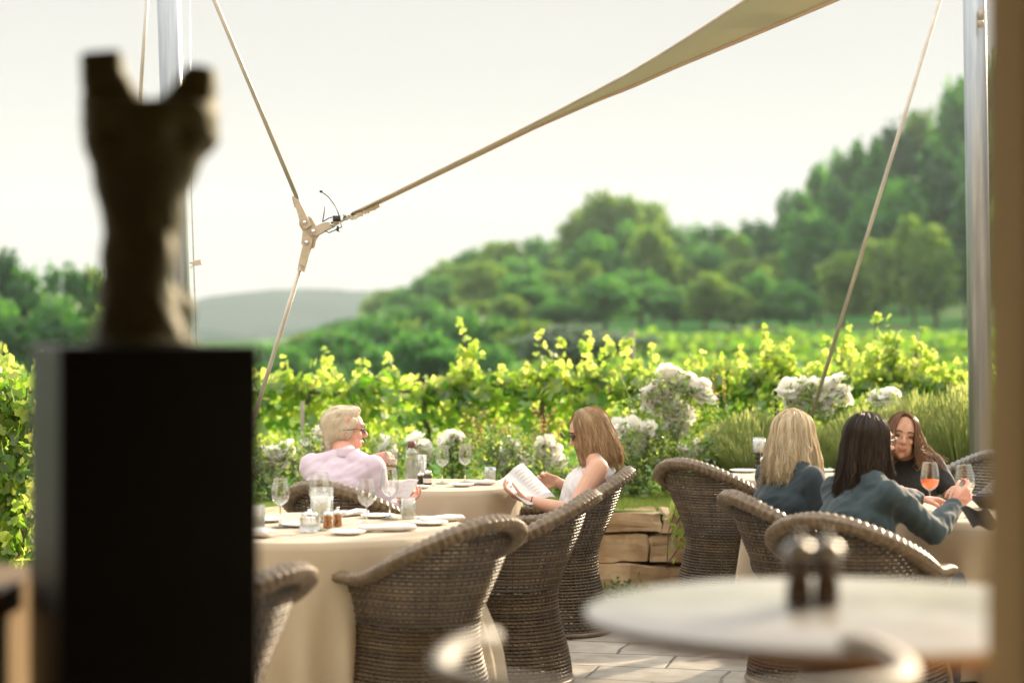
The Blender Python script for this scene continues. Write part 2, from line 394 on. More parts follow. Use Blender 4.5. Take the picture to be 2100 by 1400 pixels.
def trunk_mesh(seed):
    r = random.Random(seed); b = MB()
    pts = [(0, 0, -.05)]; 
    for k in range(1, 7): pts.append((r.uniform(-.02, .02) * k, r.uniform(-.02, .02) * k, k * .11))
    b.tube(pts, [.035 - .004 * k for k in range(7)], 7)
    for k in range(6):
        z = .22 + .07 * k; a = r.uniform(0, 6.28); w = r.uniform(.15, .3)
        b.tube([(0, 0, z), (math.cos(a) * w * .5, math.sin(a) * w * .5, z + .08), (math.cos(a) * w, math.sin(a) * w, z + .2)], [.014, .01, .004], 5)
    return b.mesh('trunk')
crowns = [(crown_mesh(i + 1, 'pine' if i in (3, 4) else 'oak'), trunk_mesh(i + 20)) for i in range(6)]
for (cm, tm), mk in zip(crowns, ('treeleaf', 'treelight', 'treeleaf', 'pineleaf', 'pineleaf', 'olive')):
    cm.materials.append(M[mk]); tm.materials.append(M['bark'])
tree_no = 0
def place_tree(u, Y, top, wpx, var, label, group=None, base=None, name='tree'):
    global tree_no
    x = (u - 1050) * Y / F; zb = th(x, Y) if base is None else base
    zt = CH - (top - VH) * Y / F; h = max(1.2, zt - zb); w = wpx * Y / F
    o = thing(name, label, 'tree', (x, Y, zb - .1), rng.uniform(0, 6.28), group)
    o.scale = (w * 1.08, w * 1.08, h)
    for me, nm in zip(crowns[var], ('crown', 'trunk')):
        c = bpy.data.objects.new(nm, me); C.objects.link(c); c.parent = o
    tree_no += 1
    return o
SK = [(560, 760), (600, 735), (640, 700), (680, 672), (720, 640), (780, 606), (850, 580), (900, 548), (950, 512), (1000, 494), (1080, 482), (1140, 492), (1180, 430), (1215, 392), (1260, 384), (1310, 400), (1365, 440), (1400, 482), (1440, 455), (1500, 450), (1530, 475), (1560, 440), (1600, 470), (1640, 392), (1680, 330), (1750, 292), (1830, 262), (1880, 222), (1930, 180), (1965, 158), (2010, 140), (2060, 100), (2200, 60), (2500, 30)]
kinds = {0: 'round dark green oak', 1: 'yellow green broad tree', 2: 'mid green bushy tree', 3: 'dark tiered pine', 4: 'dark feathery pine', 5: 'grey green olive tree'}
def bearing(u):
    if u < 760: return 'at the low left end of the wooded slope'
    if u < 1020: return 'left of the tallest middle trees'
    if u < 1420: return 'in the tall clump behind the grapevines'
    if u < 1640: return 'between the tall clump and the high right hill'
    return 'on the high wooded hill at the right'
# skyline row
OR_ = 'first second third fourth fifth sixth seventh eighth ninth tenth eleventh twelfth thirteenth fourteenth fifteenth sixteenth seventeenth eighteenth nineteenth twentieth'.split()
OR_ += ['twenty ' + w for w in OR_[:9]] + ['thirtieth'] + ['thirty ' + w for w in OR_[:9]] + ['fortieth'] + ['forty ' + w for w in OR_[:9]]
ot = [-1]
def ORDT():
    ot[0] += 1; return OR_[ot[0]]
u = 585
while u < 2260:
    top = interp(SK, u); Y = 190 + rng.uniform(-14, 16); w = 118 + rng.uniform(-30, 55)
    var = rng.choice([0, 2, 1, 0]) if u < 1620 else rng.choice([0, 2, 4, 0, 3, 1])
    if 1190 < u < 1330: var = 1; w = 135
    place_tree(u, Y, top + rng.uniform(-6, 10), w, var, f'{kinds[var]}, {ORDT()} from left on the skyline', 'trees on the wooded skyline')
    u += w * .36
for k, (frac, Y0, g, lab) in enumerate([(.22, 152, 'trees half way down the wooded slope', 'mid slope'), (.48, 124, 'trees along the edge of the green field', 'at the field edge')]):
    u = 600 + 25 * k; ot[0] = -1
    while u < 2200:
        top = interp(SK, u); top = lerp(top, 690, frac) + rng.uniform(-26, 26); Y = Y0 + rng.uniform(-8, 8); w = 115 + rng.uniform(-30, 60)
        var = rng.choice([0, 2, 1, 1, 0]) if u < 1560 else rng.choice([0, 0, 2, 1, 4])
        place_tree(u, Y, top, w, var, f'{kinds[var]}, {ORDT()} from left {lab}', g)
        u += w * .44
# silvery bush and yellow shrub in front of the field, single shrubs lower down
place_tree(1185, 62, 652, 300, 5, 'wide grey green bush standing in the field behind the grapevines', base=.2)
place_tree(1085, 70, 650, 150, 1, 'low yellow green shrub beside the wide grey bush', base=.3)
place_tree(880, 60, 670, 200, 0, 'dark rounded tree behind the vine shoots left of the wide grey bush', base=-.6)
place_tree(690, 75, 668, 190, 2, 'mid green rounded tree behind the seated man', base=-1)
ot[0] = -1
for u, t, w, v in ((600, 705, 150, 0), (680, 676, 160, 2), (760, 640, 190, 0), (840, 650, 150, 1), (930, 628, 210, 0), (1010, 640, 170, 2), (790, 700, 170, 2), (900, 705, 190, 0), (990, 700, 150, 0), (650, 735, 150, 0)):
    place_tree(u, 84 if t < 700 else 66, t, w, v, f'{kinds[v]}, {ORDT()} among those low on the left slope', 'trees low on the left part of the slope', base=-1.2)
for u, t, w in ((545, 700, 120), (610, 712, 110), (450, 712, 130), (380, 716, 120)):
    place_tree(u, 110, t, w, rng.choice([0, 2]), {545: 'low dark tree in the valley just right of the black plinth', 610: 'low dark tree in the valley right of the slanting stay', 450: 'valley tree behind the top corner of the plinth', 380: 'valley tree hidden behind the sculpture base'}[u], 'low trees in the valley', base=-3)
# left wood
ot[0] = -1
for u, t, w, v in ((-70, 498, 170, 0), (15, 508, 120, 3), (60, 540, 110, 0), (135, 530, 130, 2), (190, 536, 110, 1), (240, 560, 120, 2), (-10, 600, 170, 2), (110, 600, 170, 0), (215, 620, 130, 1)):
    place_tree(u, 78 if t < 570 else 70, t, w, v, f'{kinds[v]}, {ORDT()} in the dark wood at the left edge', 'trees of the left wood', base=-.5)

# low vineyard rows across the field, seen only as green stripes
b = MB(); r = random.Random(9)
for row in range(9):
    y = 34 + row * 8.5
    for i in range(900):
        x = r.uniform(.03, .30) * y * 1.0 + r.uniform(-3, 3); z = th(x, y)
        p0 = Vector((x, y + r.gauss(0, .25), z + abs(r.gauss(.2, .15)))); s = r.uniform(.10, .2)
        R = Euler((r.uniform(0, 6.28), r.uniform(0, 6.28), 0)).to_matrix()
        b.add([p0 + R @ Vector(q) * s for q in ((-1, -1, 0), (1, -1, 0), (1, 1, 0), (-1, 1, 0))], [(0, 1, 2, 3)])
tag(b.build('vineyard_rows', 'vinedark', smooth=False), 'green rows of low vines across the field under the trees', 'vineyard', kind='stuff')

# ------------------------------------------------------------------ terrace, wall, lawn
ms, n, o = newmat('stone_paving')
p = n.nodes.new('ShaderNodeBsdfPrincipled'); p.inputs['Roughness'].default_value = .55
t = n.nodes.new('ShaderNodeTexCoord'); mp2 = n.nodes.new('ShaderNodeMapping'); mp2.inputs['Rotation'].default_value = (0, 0, rad(14))
br = n.nodes.new('ShaderNodeTexBrick'); br.inputs['Scale'].default_value = 1.0
for k, v in (('Brick Width', .62), ('Row Height', .36), ('Mortar Size', .009), ('Mortar Smooth', .3)): br.inputs[k].default_value = v
br.inputs['Color1'].default_value = (.44, .40, .34, 1); br.inputs['Color2'].default_value = (.33, .31, .27, 1); br.inputs['Mortar'].default_value = (.10, .085, .07, 1)
dn = n.nodes.new('ShaderNodeTexNoise'); dn.inputs['Scale'].default_value = 3; vm = n.nodes.new('ShaderNodeVectorMath'); vm.operation = 'MULTIPLY_ADD'
vm.inputs[1].default_value = (.06, .06, 0)
n.links.new(t.outputs['Object'], mp2.inputs[0]); n.links.new(t.outputs['Object'], dn.inputs['Vector'])
n.links.new(dn.outputs['Color'], vm.inputs[0]); n.links.new(mp2.outputs[0], vm.inputs[2]); n.links.new(vm.outputs[0], br.inputs['Vector'])
st, sf = noise_col(n, (.55, .5, .42), (1, 1, 1), 7, detail=8, lo=.3, hi=.6)
mu = n.nodes.new('ShaderNodeMix'); mu.data_type = 'RGBA'; mu.blend_type = 'MULTIPLY'; mu.inputs[0].default_value = .8
n.links.new(br.outputs['Color'], mu.inputs[6]); n.links.new(st, mu.inputs[7]); n.links.new(mu.outputs[2], p.inputs['Base Color'])
bp = n.nodes.new('ShaderNodeBump'); bp.inputs['Strength'].default_value = .5; bp.inputs['Distance'].default_value = .01
sub = n.nodes.new('ShaderNodeMath'); sub.operation = 'SUBTRACT'; n.links.new(sf, sub.inputs[0]); n.links.new(br.outputs['Fac'], sub.inputs[1])
n.links.new(sub.outputs[0], bp.inputs['Height']); n.links.new(bp.outputs[0], p.inputs['Normal']); n.links.new(p.outputs[0], o.inputs[0])
tag(MB().grid(lambda a, b: (-11 + 22 * a, 4.4 + 8.0 * b, 0), 20, 8).build('terrace_floor', ms), kind='structure')
tag(MB().grid(lambda a, b: (-60 + 120 * a, -30 + 42.1 * b, -.03), 4, 4).build('ground', 'roomfloor'), kind='structure')

M['stone'] = pbr('sandstone', (.34, .22, .12), (.52, .39, .24), scale=5, rough=.9, bump=.9, bscale=14)
wall = thing('stone_wall', 'low rough sandstone retaining wall along the edge of the terrace', 'wall', (0, 12.05, 0))
r = random.Random(11)
def rock(b, x0, x1, y0, y1, z0, z1):
    bm = bmesh.new(); bmesh.ops.create_cube(bm, size=1)
    bmesh.ops.bevel(bm, geom=bm.edges[:], offset=.035, segments=1, affect='EDGES')
    bmesh.ops.subdivide_edges(bm, edges=bm.edges[:], cuts=4, use_grid_fill=True)
    sd_ = r.uniform(0, 100)
    vs = []
    for v in bm.verts:
        q = Vector(((v.co.x + .5) * (x1 - x0) + x0, (v.co.y + .5) * (y1 - y0) + y0, (v.co.z + .5) * (z1 - z0) + z0))
        q += noise.noise_vector(q * 5 + Vector((sd_, 0, 0))) * .03 + noise.noise_vector(q * 14 + Vector((sd_, 0, 0))) * .016 + noise.noise_vector(Vector((q.x * 6, q.y * 6, q.z * 40)) + Vector((sd_, 0, 0))) * .008
        vs.append(q)
    bm.verts.index_update(); b.add(vs, [tuple(v.index for v in f.verts) for f in bm.faces]); bm.free()
b = MB(); cb = MB()
for z0, z1, lo, hi in ((-.02, .19, .4, .8), (.195, .37, .35, .75)):
    x = -5.5
    while x < 6:
        w = r.uniform(lo, hi); rock(b, x, x + w - .012, -.05 + r.uniform(-.03, .02), .3, z0, z1 - .008); x += w
x = -5.5
while x < 6:
    w = r.uniform(.7, 1.3); rock(cb, x, x + w - .012, -.09 + r.uniform(-.02, .02), .32, .375, .50 + r.uniform(-.012, .012)); x += w
b.build('wall_blocks', 'stone', wall, False); cb.build('coping_stones', 'stone', wall, False)

b = MB(); r = random.Random(12)
for i in range(15000):
    x = r.uniform(.2, 1.9); y = r.uniform(12.32, 13.3)
    h = r.uniform(.025, .06); a = r.uniform(0, 6.28); w = .003; dx, dy = math.cos(a) * w, math.sin(a) * w
    lx, ly = r.gauss(0, .012), r.gauss(0, .012)
    b.add([(x - dx, y - dy, .49), (x + dx, y + dy, .49), (x + lx, y + ly, .49 + h)], [(0, 1, 2)])
tag(b.build('lawn', 'grass', smooth=False), 'short bright lawn between the stone wall and the roses', 'grass', kind='stuff')
M['soil'] = pbr('lawn_soil', (.12, .18, .03), (.17, .24, .045), scale=4, rough=1, spec=.1)
tag(MB().grid(lambda a, b: (-6 + 12.5 * a, 12.2 + 1.4 * b, .487 + .01 * math.sin(a * 40)), 60, 4).build('garden_bed', 'soil'), kind='structure')

# ------------------------------------------------------------------ planting
def leaf(b, p, s, R, kind=0):
    if kind == 0:   # lobed vine leaf, folded along the midrib
        q = [(0, -.1, 0), (.55, -.45, .12), (.95, .15, .2), (.5, .35, .1), (.45, .85, .12), (0, 1.15, 0), (-.45, .85, .12), (-.5, .35, .1), (-.95, .15, .2), (-.55, -.45, .12)]
        b.add([p + R @ Vector(v) * s for v in q], [(0, 1, 2, 3), (0, 3, 4, 5), (0, 5, 6, 7), (0, 7, 8, 9)])
    else:
        q = [(0, -1, 0), (.5, -.1, .12), (0, 1, 0), (-.5, -.1, .12)]
        b.add([p + R @ Vector(v) * s for v in q], [(0, 1, 2), (0, 2, 3)])
def rndR(r): return Euler((r.uniform(0, 6.28), r.uniform(0, 6.28), r.uniform(0, 6.28))).to_matrix()
ORD = OR_
ORD_ = 'first second third fourth fifth sixth seventh eighth ninth tenth eleventh twelfth thirteenth fourteenth fifteenth sixteenth seventeenth eighteenth nineteenth twentieth'.split()
ORD_ += ['twenty ' + w for w in ORD[:9]] + ['thirtieth'] + ['thirty ' + w for w in ORD[:9]] + ['fortieth'] + ['forty ' + w for w in ORD[:9]]
vine_g = 'grapevines in rows beyond the roses'
def vine(seed, x, y, zb, top, shoots, dens, label):
    """shoots: list of (dx, ztop) absolute; a cordon vine with leafy upright shoots"""
    r = random.Random(seed); o = thing('grapevine', label, 'grapevine', (x, y, zb), 0, vine_g)
    st = MB(); lv = MB(); dk = MB()
    st.tube([(0, 0, -.05), (.02, .01, .25), (-.02, 0, .5), (0, 0, .62)], [.03, .026, .024, .022], 7)
    st.tube([(-.5, 0, .62), (-.2, .01, .64), (.2, -.01, .63), (.5, 0, .62)], [.008, .015, .015, .008], 6)
    def shoot(dx, ztop, tilt):
        n_ = 16; pts = []
        z0 = .6; h = max(.15, ztop - zb - z0)
        ph = r.uniform(0, 6)
        for i in range(n_ + 1):
            t = i / n_
            pts.append(Vector((dx + tilt * t * h + .025 * math.sin(ph + t * 5), .04 * math.sin(ph * 2 + t * 4), z0 + h * t)))
        st.tube(pts, [.005 * (1 - .7 * i / n_) for i in range(n_ + 1)], 4)
        nl = int(dens * min(h, .85) * 66)
        for i in range(nl):
            t = r.random() ** 1.15; k = t * n_; i0 = min(n_ - 1, int(k)); p0 = pts[i0].lerp(pts[i0 + 1], k - i0)
            s = lerp(.086, .032, t ** .9) * r.uniform(.75, 1.2); a = r.uniform(0, 6.28); off = lerp(.14, .02, t ** .8) * r.uniform(.5, 1.3)
            p1 = p0 + Vector((math.cos(a) * off, math.sin(a) * off, r.uniform(-.05, .03)))
            R = Euler((r.gauss(1.1, .6), r.gauss(0, .5), a + r.gauss(1.57, .5))).to_matrix()
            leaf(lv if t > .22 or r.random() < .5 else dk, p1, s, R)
            if i % 5 == 0: st.tube([p0, p1], .0015, 3)
    for dx, zt, tl in shoots:
        shoot(dx, zt, tl)
        if zt > 1.45: shoot(dx + r.uniform(-.08, .08), zt - r.uniform(.12, .3), tl + r.uniform(-.15, .15))
    for i in range(int(230 * dens)):
        p1 = Vector((r.uniform(-.52, .52), r.gauss(0, .12), min(.76, r.gauss(.48, .17))))
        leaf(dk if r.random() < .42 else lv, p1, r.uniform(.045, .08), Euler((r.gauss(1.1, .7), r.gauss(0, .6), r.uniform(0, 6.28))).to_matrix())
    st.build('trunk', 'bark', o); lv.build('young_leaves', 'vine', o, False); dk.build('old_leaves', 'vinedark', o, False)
    return o
r = random.Random(21)
# tall shoots read off the photograph (u, v)
tall = [(745, 735), (800, 728), (690, 760), (860, 770), (905, 770), (950, 655), (985, 720), (1110, 682), (1150, 690), (1205, 668), (1245, 682), (1290, 690), (1340, 712), (1440, 715), (1480, 735), (1575, 672), (1600, 700), (1690, 690), (1745, 668), (1800, 645), (1830, 655), (1885, 662), (1900, 710), (1930, 740), (2035, 735), (525, 795), (570, 790), (620, 810), (5, 700), (40, 755), (1540, 750), (1400, 760), (1040, 760), (-60, 740), (90, 720), (140, 740), (200, 740), (300, 730), (400, 750), (460, 760), (2110, 700)]
Yr = 15.6; xs = [(-4.35 + .92 * i) for i in range(10)]
for i, x in enumerate(xs):
    u0 = 1050 + (x - .46) * F / Yr; u1 = 1050 + (x + .46) * F / Yr
    sh = [((u_ - 1050) * Yr / F - x, CH - (v_ - VH) * Yr / F, r.uniform(-.12, .12)) for u_, v_ in tall if u0 <= u_ < u1]
    sh = [(d - tl * (z - .48 - .6), z, tl) for d, z, tl in sh]
    lowv = r.choice([-.14, 0, .04, .1])
    sh += [(r.uniform(-.45, .45), lowv + r.choice([1.0, 1.15, 1.25, 1.42]) + r.uniform(-.08, .06), r.uniform(-.25, .25)) for _ in range(6)]
    ud = 1050 + x * F / Yr
    near = ('behind the black plinth' if ud < 480 else 'behind the seated man in the pink shirt' if ud < 800 else 'behind the water bottle and glasses' if ud < 1000 else 'behind the reading woman' if ud < 1270 else
            'behind the tall white roses' if ud < 1500 else 'behind the blonde woman' if ud < 1740 else 'behind the two brown haired women' if ud < 1930 else 'behind the right mast')
    vine(100 + i, x, Yr, .48, 0, sh, 1.0, f'{ORD[i]} front row grapevine from the left, {near}')
for rw, (Y2, n2, zt) in enumerate(((17.8, 10, 1.02), (20.6, 11, .9))):
    for i in range(n2):
        x = (-.27 + .54 * i / (n2 - 1)) * Y2 + r.uniform(-.1, .1)
        sh = [(r.uniform(-.45, .45), r.uniform(zt - .35, zt + .12), r.uniform(-.15, .15)) for _ in range(7)]
        vine(200 + rw * 20 + i, x, Y2, th(x, Y2), 0, sh, .7, f'{ORD[i]} grapevine from the left in the {("second", "third")[rw]} row, behind the front row')
st = thing('vineyard_stake', 'thin weathered stake rising over the vines right of the reading woman', 'stake', (.95, 15.8, .45), 0, 'vineyard stakes')
MB().tube([(0, 0, 0), (0.01, 0, 1.15)], .016, 8).build('post', 'wirewood', st); MB().tube([(-.02, 0, 1.0), (.03, 0, 1.0)], .004, 6).build('wire_clip', 'steel', st)
dup(st, (3.18, 15.7, .42), label='thin grey stake among the vines left of the right mast')
dup(st, (-1.62, 15.3, -.1), label='weathered stake among the vines left of the seated man')

def rose_bloom_mesh(seed):
    r = random.Random(seed); b = MB()
    for ring, (n_, tilt, R0, s) in enumerate(((5, 1.35, .012, .042), (6, 1.0, .011, .04), (6, .7, .009, .036), (5, .42, .007, .03), (4, .2, .004, .022), (3, .08, .002, .016))):
        for k in range(n_):
            a = 6.283 * k / n_ + ring * .5 + r.uniform(-.2, .2); tl = tilt + r.uniform(-.15, .15)
            Rm = Matrix.Rotation(a, 3, 'Z')
            def pt(w, l):   # petal coords: width, length; cupped
                rr_ = R0 + l * s * math.sin(tl) + .004 * l * l; z = l * s * math.cos(tl) + (l ** 3) * s * (-.15 if ring < 2 else .1) + ring * .002
                return Rm @ Vector((rr_ - abs(w) ** 2 * 14 * s * (.35 if ring else .1), w, z))
            ww = s * .62
            b.add([pt(-ww * .3, 0), pt(ww * .3, 0), pt(ww, .5), pt(0, .55) + Rm @ Vector((.003, 0, 0)), pt(-ww, .5), pt(ww * .75, .95), pt(0, 1.08), pt(-ww * .75, .95)],
                  [(0, 1, 3), (1, 2, 3), (0, 3, 4), (3, 2, 5, 6), (4, 3, 6, 7)])
    return b.mesh('rose_bloom')
blooms = [rose_bloom_mesh(i) for i in range(3)]
for m_ in blooms: m_.materials.append(M['petal'])
rose_g = 'white rose bushes along the stone wall'
def rose(seed, u, Y, topv, wpx, clusters, label, nleaf=700, tips=0):
    r = random.Random(seed); x = (u - 1050) * Y / F; zb = .48; w = wpx * Y / F / 2
    o = thing('rose_bush', label, 'rose bush', (x, Y, zb), 0, rose_g)
    h = CH - (topv - VH) * Y / F - zb
    st = MB(); lv = MB()
    def cl(p):   # cluster of small leaves
        for i in range(r.randint(3, 6)):
            q = p + Vector((r.gauss(0, .025), r.gauss(0, .025), r.gauss(0, .025))); leaf(lv, q, r.uniform(.014, .026), rndR(r), 1)
    for k in range(14):
        a = r.uniform(0, 6.28); e = Vector((math.cos(a) * w * r.uniform(.2, .95), math.sin(a) * .25 * r.random(), h * r.uniform(.5, 1.0)))
        pts = [Vector((0, 0, 0)).lerp(e, t / 6) + Vector((r.gauss(0, .015), r.gauss(0, .015), .08 * math.sin(t / 6 * 3.14))) for t in range(7)]
        st.tube(pts, [.006 - .0006 * i for i in range(7)], 5)
        for q in pts[2:]: cl(q)
    for i in range(nleaf // 5):
        z = r.random() ** .8; ww = w * math.sin(.35 + z * 2.3)
        cl(Vector((r.gauss(0, .5) * ww, r.gauss(0, .14), z * h * .95)))
    for (cu, cv, cr_, n_) in clusters:
        c = P(cu, cv, Y) - Vector((x, Y, zb)); rr_ = cr_ * Y / F
        st.tube([Vector((c.x * .6, 0, c.z * .3)), c + Vector((0, 0, -rr_ * 1.5)), c], [.005, .004, .003], 5)
        n_ = max(1, round(n_ * .72))
        for k in range(n_):
            a = 6.283 * k / n_ + r.random(); q = 0 if k == 0 else r.uniform(.6, 1)
            pos = c + Vector((math.cos(a) * rr_ * q, -.03 * r.random(), math.sin(a) * rr_ * .75 * q))
            fl = bpy.data.objects.new('rose_bloom', blooms[k % 3]); C.objects.link(fl); fl.parent = o; fl.location = pos
            fl.rotation_euler = (r.uniform(.2, 1.4), r.uniform(-.7, .7), r.uniform(0, 6.28)); sc = r.uniform(1.15, 1.6); fl.scale = (sc,) * 3
        for k in range(5): cl(c + Vector((r.gauss(0, rr_), 0.02, -rr_ - .02 * r.random())))
    st.build('stems', 'roseleaf', o); lv.build('foliage', 'roseleaf', o, False)
    if tips:
        tp = MB()
        for k in range(tips):
            a = Vector((r.uniform(-w, w), r.uniform(-.1, .1), h * r.uniform(.7, .9))); bq = a + Vector((r.gauss(0, .05), 0, r.uniform(.12, .25)))
            tp.tube([a, bq], [.003, .0015], 4)
            for t in range(9): leaf(tp, a.lerp(bq, t / 8) + Vector((r.gauss(0, .018), r.gauss(0, .018), 0)), r.uniform(.012, .02), rndR(r), 1)
        tp.build('shoot_leaves', 'rosetip', o, False)
    return o
rose(1, 560, 13.0, 905, 210, [(545, 948, 26, 7), (575, 940, 18, 5), (520, 962, 12, 3), (592, 925, 8, 2), (560, 975, 12, 3)], 'white rose bush in full bloom between the black plinth and the seated man', 1100)
rose(2, 655, 13.3, 880, 120, [(657, 890, 9, 2), (645, 917, 15, 4), (685, 960, 8, 2)], 'small white roses right behind the seated man', 700)
rose(3, 800, 13.3, 890, 150, [(797, 916, 13, 4), (868, 915, 22, 6), (790, 980, 10, 2)], 'rose bush behind the water bottle with one large white bloom', 800)
rose(4, 938, 13.4, 890, 130, [(938, 905, 20, 6), (925, 920, 10, 2)], 'rose bush with a pale pinkish cluster above the two wine glasses', 800)
rose(5, 1050, 13.2, 880, 190, [(1050, 930, 22, 6), (1125, 920, 17, 5), (1147, 952, 11, 3), (1040, 955, 10, 2), (1115, 945, 7, 2)], 'rose bush with pink young shoots behind the open menu', 1300, tips=22)
rose(6, 1365, 13.3, 760, 250, [(1382, 770, 20, 4), (1408, 785, 16, 3), (1350, 800, 20, 5), (1440, 808, 24, 5), (1418, 797, 14, 3), (1375, 832, 26, 6), (1400, 850, 22, 5), (1345, 828, 14, 3), (1385, 868, 22, 5)], 'tallest white rose bush with heaped blooms right of the reading woman', 1700, tips=10)
rose(7, 1300, 13.0, 860, 150, [(1310, 892, 28, 7), (1275, 885, 14, 4), (1330, 880, 14, 3), (1300, 910, 14, 4)], 'lower white rose cluster just above the reading woman\'s chair back', 1100)
rose(8, 1440, 12.95, 890, 150, [(1438, 925, 18, 6), (1415, 940, 8, 2), (1400, 925, 5, 2)], 'rose bush with one creamy bloom above the empty wicker chair', 1000)
rose(9, 1670, 13.5, 770, 210, [(1620, 808, 22, 6), (1665, 790, 16, 4), (1712, 800, 28, 7), (1640, 825, 14, 3), (1690, 828, 18, 4), (1725, 820, 14, 3)], 'white rose bush with broad flower heads above the blonde woman', 1100)
rose(10, 1808, 13.5, 790, 110, [(1806, 820, 13, 4), (1825, 815, 8, 2)], 'small white rose above the dark haired woman', 700)
rose(11, 1530, 13.1, 880, 110, [(1532, 906, 12, 3)], 'single white rose left of the glass candle holder', 700)
rose(12, 40, 13.2, 1000, 200, [(60, 990, 12, 3)], 'rose foliage at the left edge beyond the oak sideboard', 900)
rose(13, 440, 13.2, 900, 200, [(430, 930, 16, 4)], 'white rose bush mostly hidden by the black plinth', 700)
rose(14, 1180, 13.1, 960, 150, [(1165, 985, 8, 2)], 'low rose foliage under the reading woman\'s arm', 900)
rose(15, 1240, 13.2, 960, 150, [(1290, 1000, 6, 1)], 'dense dark rose foliage behind the reading woman', 1000)

lav_g = 'lavender mounds along the bed'
def lavender(seed, u, Y, topv, wpx, label):
    r = random.Random(seed); x = (u - 1050) * Y / F; w = wpx * Y / F / 2; h = CH - (topv - VH) * Y / F - .48
    o = thing('lavender_bush', label, 'lavender', (x, Y, .48), 0, lav_g); sb = MB(); fb = MB()
    for i in range(1500):
        a = r.uniform(0, 6.28); q = math.sqrt(r.random()); c = Vector((math.cos(a) * q * w * .45, math.sin(a) * q * .2, .12))
        tip = Vector((math.cos(a) * q * w * 1.1, math.sin(a) * q * .42, h * (1 - .38 * q * q) * r.uniform(.85, 1.04))); mid = c.lerp(tip, .5) + Vector((0, 0, .03))
        s_ = Vector((math.sin(a + 1), math.cos(a + 1), 0)) * .0022
        sb.add([c - s_, c + s_, mid + s_, mid - s_, tip - s_ * .4, tip + s_ * .4], [(0, 1, 2, 3), (3, 2, 5, 4)])
        d = (tip - mid).normalized(); e = tip - d * r.uniform(.05, .09); s2 = s_ * 2.2
        sb.add([e, e.lerp(tip, .5) + s2, tip, e.lerp(tip, .5) - s2], [(0, 1, 2, 3)])
    for i in range(1500):
        d = Vector((r.gauss(0, 1), r.gauss(0, 1), abs(r.gauss(0, 1)))).normalized() * r.uniform(.6, 1)
        p0 = Vector((d.x * w * .85, d.y * .34, d.z * h * .62)); R = Vector((d.x, d.y, d.z + .6)).to_track_quat('Y', 'Z').to_matrix()
        b_ = r.uniform(.02, .045); q = [(-.1, 0, 0), (.1, 0, 0), (0, 1.3, 0)]
        fb.add([p0 + R @ Vector(v) * b_ for v in q], [(0, 1, 2)])
    sb.build('flower_stalks', 'lav', o, False); fb.build('foliage', 'lavbase', o, False)
lavender(1, 1540, 13.0, 838, 200, 'pale tipped lavender mound behind the glass candle holder')
lavender(2, 1630, 12.9, 850, 190, 'lavender mound rising behind the blonde woman')
lavender(3, 1770, 13.0, 830, 200, 'lavender mound between the blonde woman and the two brown haired women')
lavender(4, 1880, 12.9, 800, 220, 'tall green lavender mound behind the facing woman')
lavender(5, 1975, 12.8, 785, 220, 'tallest lavender mound beside the right mast')
lavender(6, 2080, 13.0, 800, 200, 'lavender mound at the right edge behind the tan post')
lavender(7, 1470, 13.2, 870, 150, 'small lavender mound behind the empty wicker chair')
# creeper over the wall
o = thing('trailing_creeper', 'bright green creeper hanging over the stone wall beside the empty wicker chair', 'creeper', (P(1385, 1050, 12).x, 11.93, .5))
lv = MB(); stm = MB(); r = random.Random(5)
for k in range(6):
    pts = [Vector((0, .08, .02)), Vector((r.uniform(-.06, .08), -.06, .05)), Vector((r.uniform(-.08, .12), -.09, -.1)), Vector((r.uniform(-.08, .16), -.09, r.uniform(-.35, -.18)))]
    stm.tube(pts, .003, 4)
    for i in range(16):
        t = r.random() * 2.99; p0 = pts[int(t)].lerp(pts[int(t) + 1], t % 1); leaf(lv, p0 + Vector((r.gauss(0, .02), -.01, r.gauss(0, .02))), r.uniform(.02, .035), Euler((r.gauss(1.3, .4), r.gauss(0, .4), r.gauss(0, .8))).to_matrix(), 1)
stm.build('stems', 'bark', o); lv.build('leaves', 'vine', o, False)
o = thing('creeper_tuft', 'small dark green plant at the foot of the stone wall', 'plant', (P(1275, 1190, 11.9).x, 11.9, 0)); lv = MB()
for i in range(120): leaf(lv, Vector((r.gauss(0, .1), r.gauss(0, .03), abs(r.gauss(0, .06)))), r.uniform(.015, .03), rndR(r), 1)
lv.build('leaves', 'roseleaf', o, False); MB().tube([(0, 0, 0), (.03, 0, .08)], .003, 4).build('stem', 'bark', o)

# big bright climber in front of the wall at the left edge
o = thing('climbing_vine', 'bright leafy climber filling the left edge above the oak cabinet', 'climber', (P(10, 0, 10.6).x, 10.6, 0))
lv = MB(); dk = MB(); stm = MB(); r = random.Random(77)
for k in range(9):
    x0 = r.uniform(-.22, .22); pts = [Vector((x0 * .4, 0, 0)), Vector((x0 * .8, r.uniform(-.08, .08), .5)), Vector((x0, r.uniform(-.1, .1), 1.0)), Vector((x0 * 1.2, r.uniform(-.1, .1), r.uniform(1.15, 1.5)))]
    stm.tube(pts, [.012, .009, .006, .003], 5)
    for i in range(150):
        t = r.random() * 2.99; p0 = pts[int(t)].lerp(pts[int(t) + 1], t % 1)
        leaf(dk if r.random() < .45 else lv, p0 + Vector((r.gauss(0, .07), r.gauss(0, .07), r.gauss(0, .04))), r.uniform(.03, .06), Euler((r.gauss(1.2, .5), r.gauss(0, .5), r.uniform(0, 6.28))).to_matrix())
stm.build('stems', 'bark', o); lv.build('young_leaves', 'vine', o, False); dk.build('old_leaves', 'vinedark', o, False)
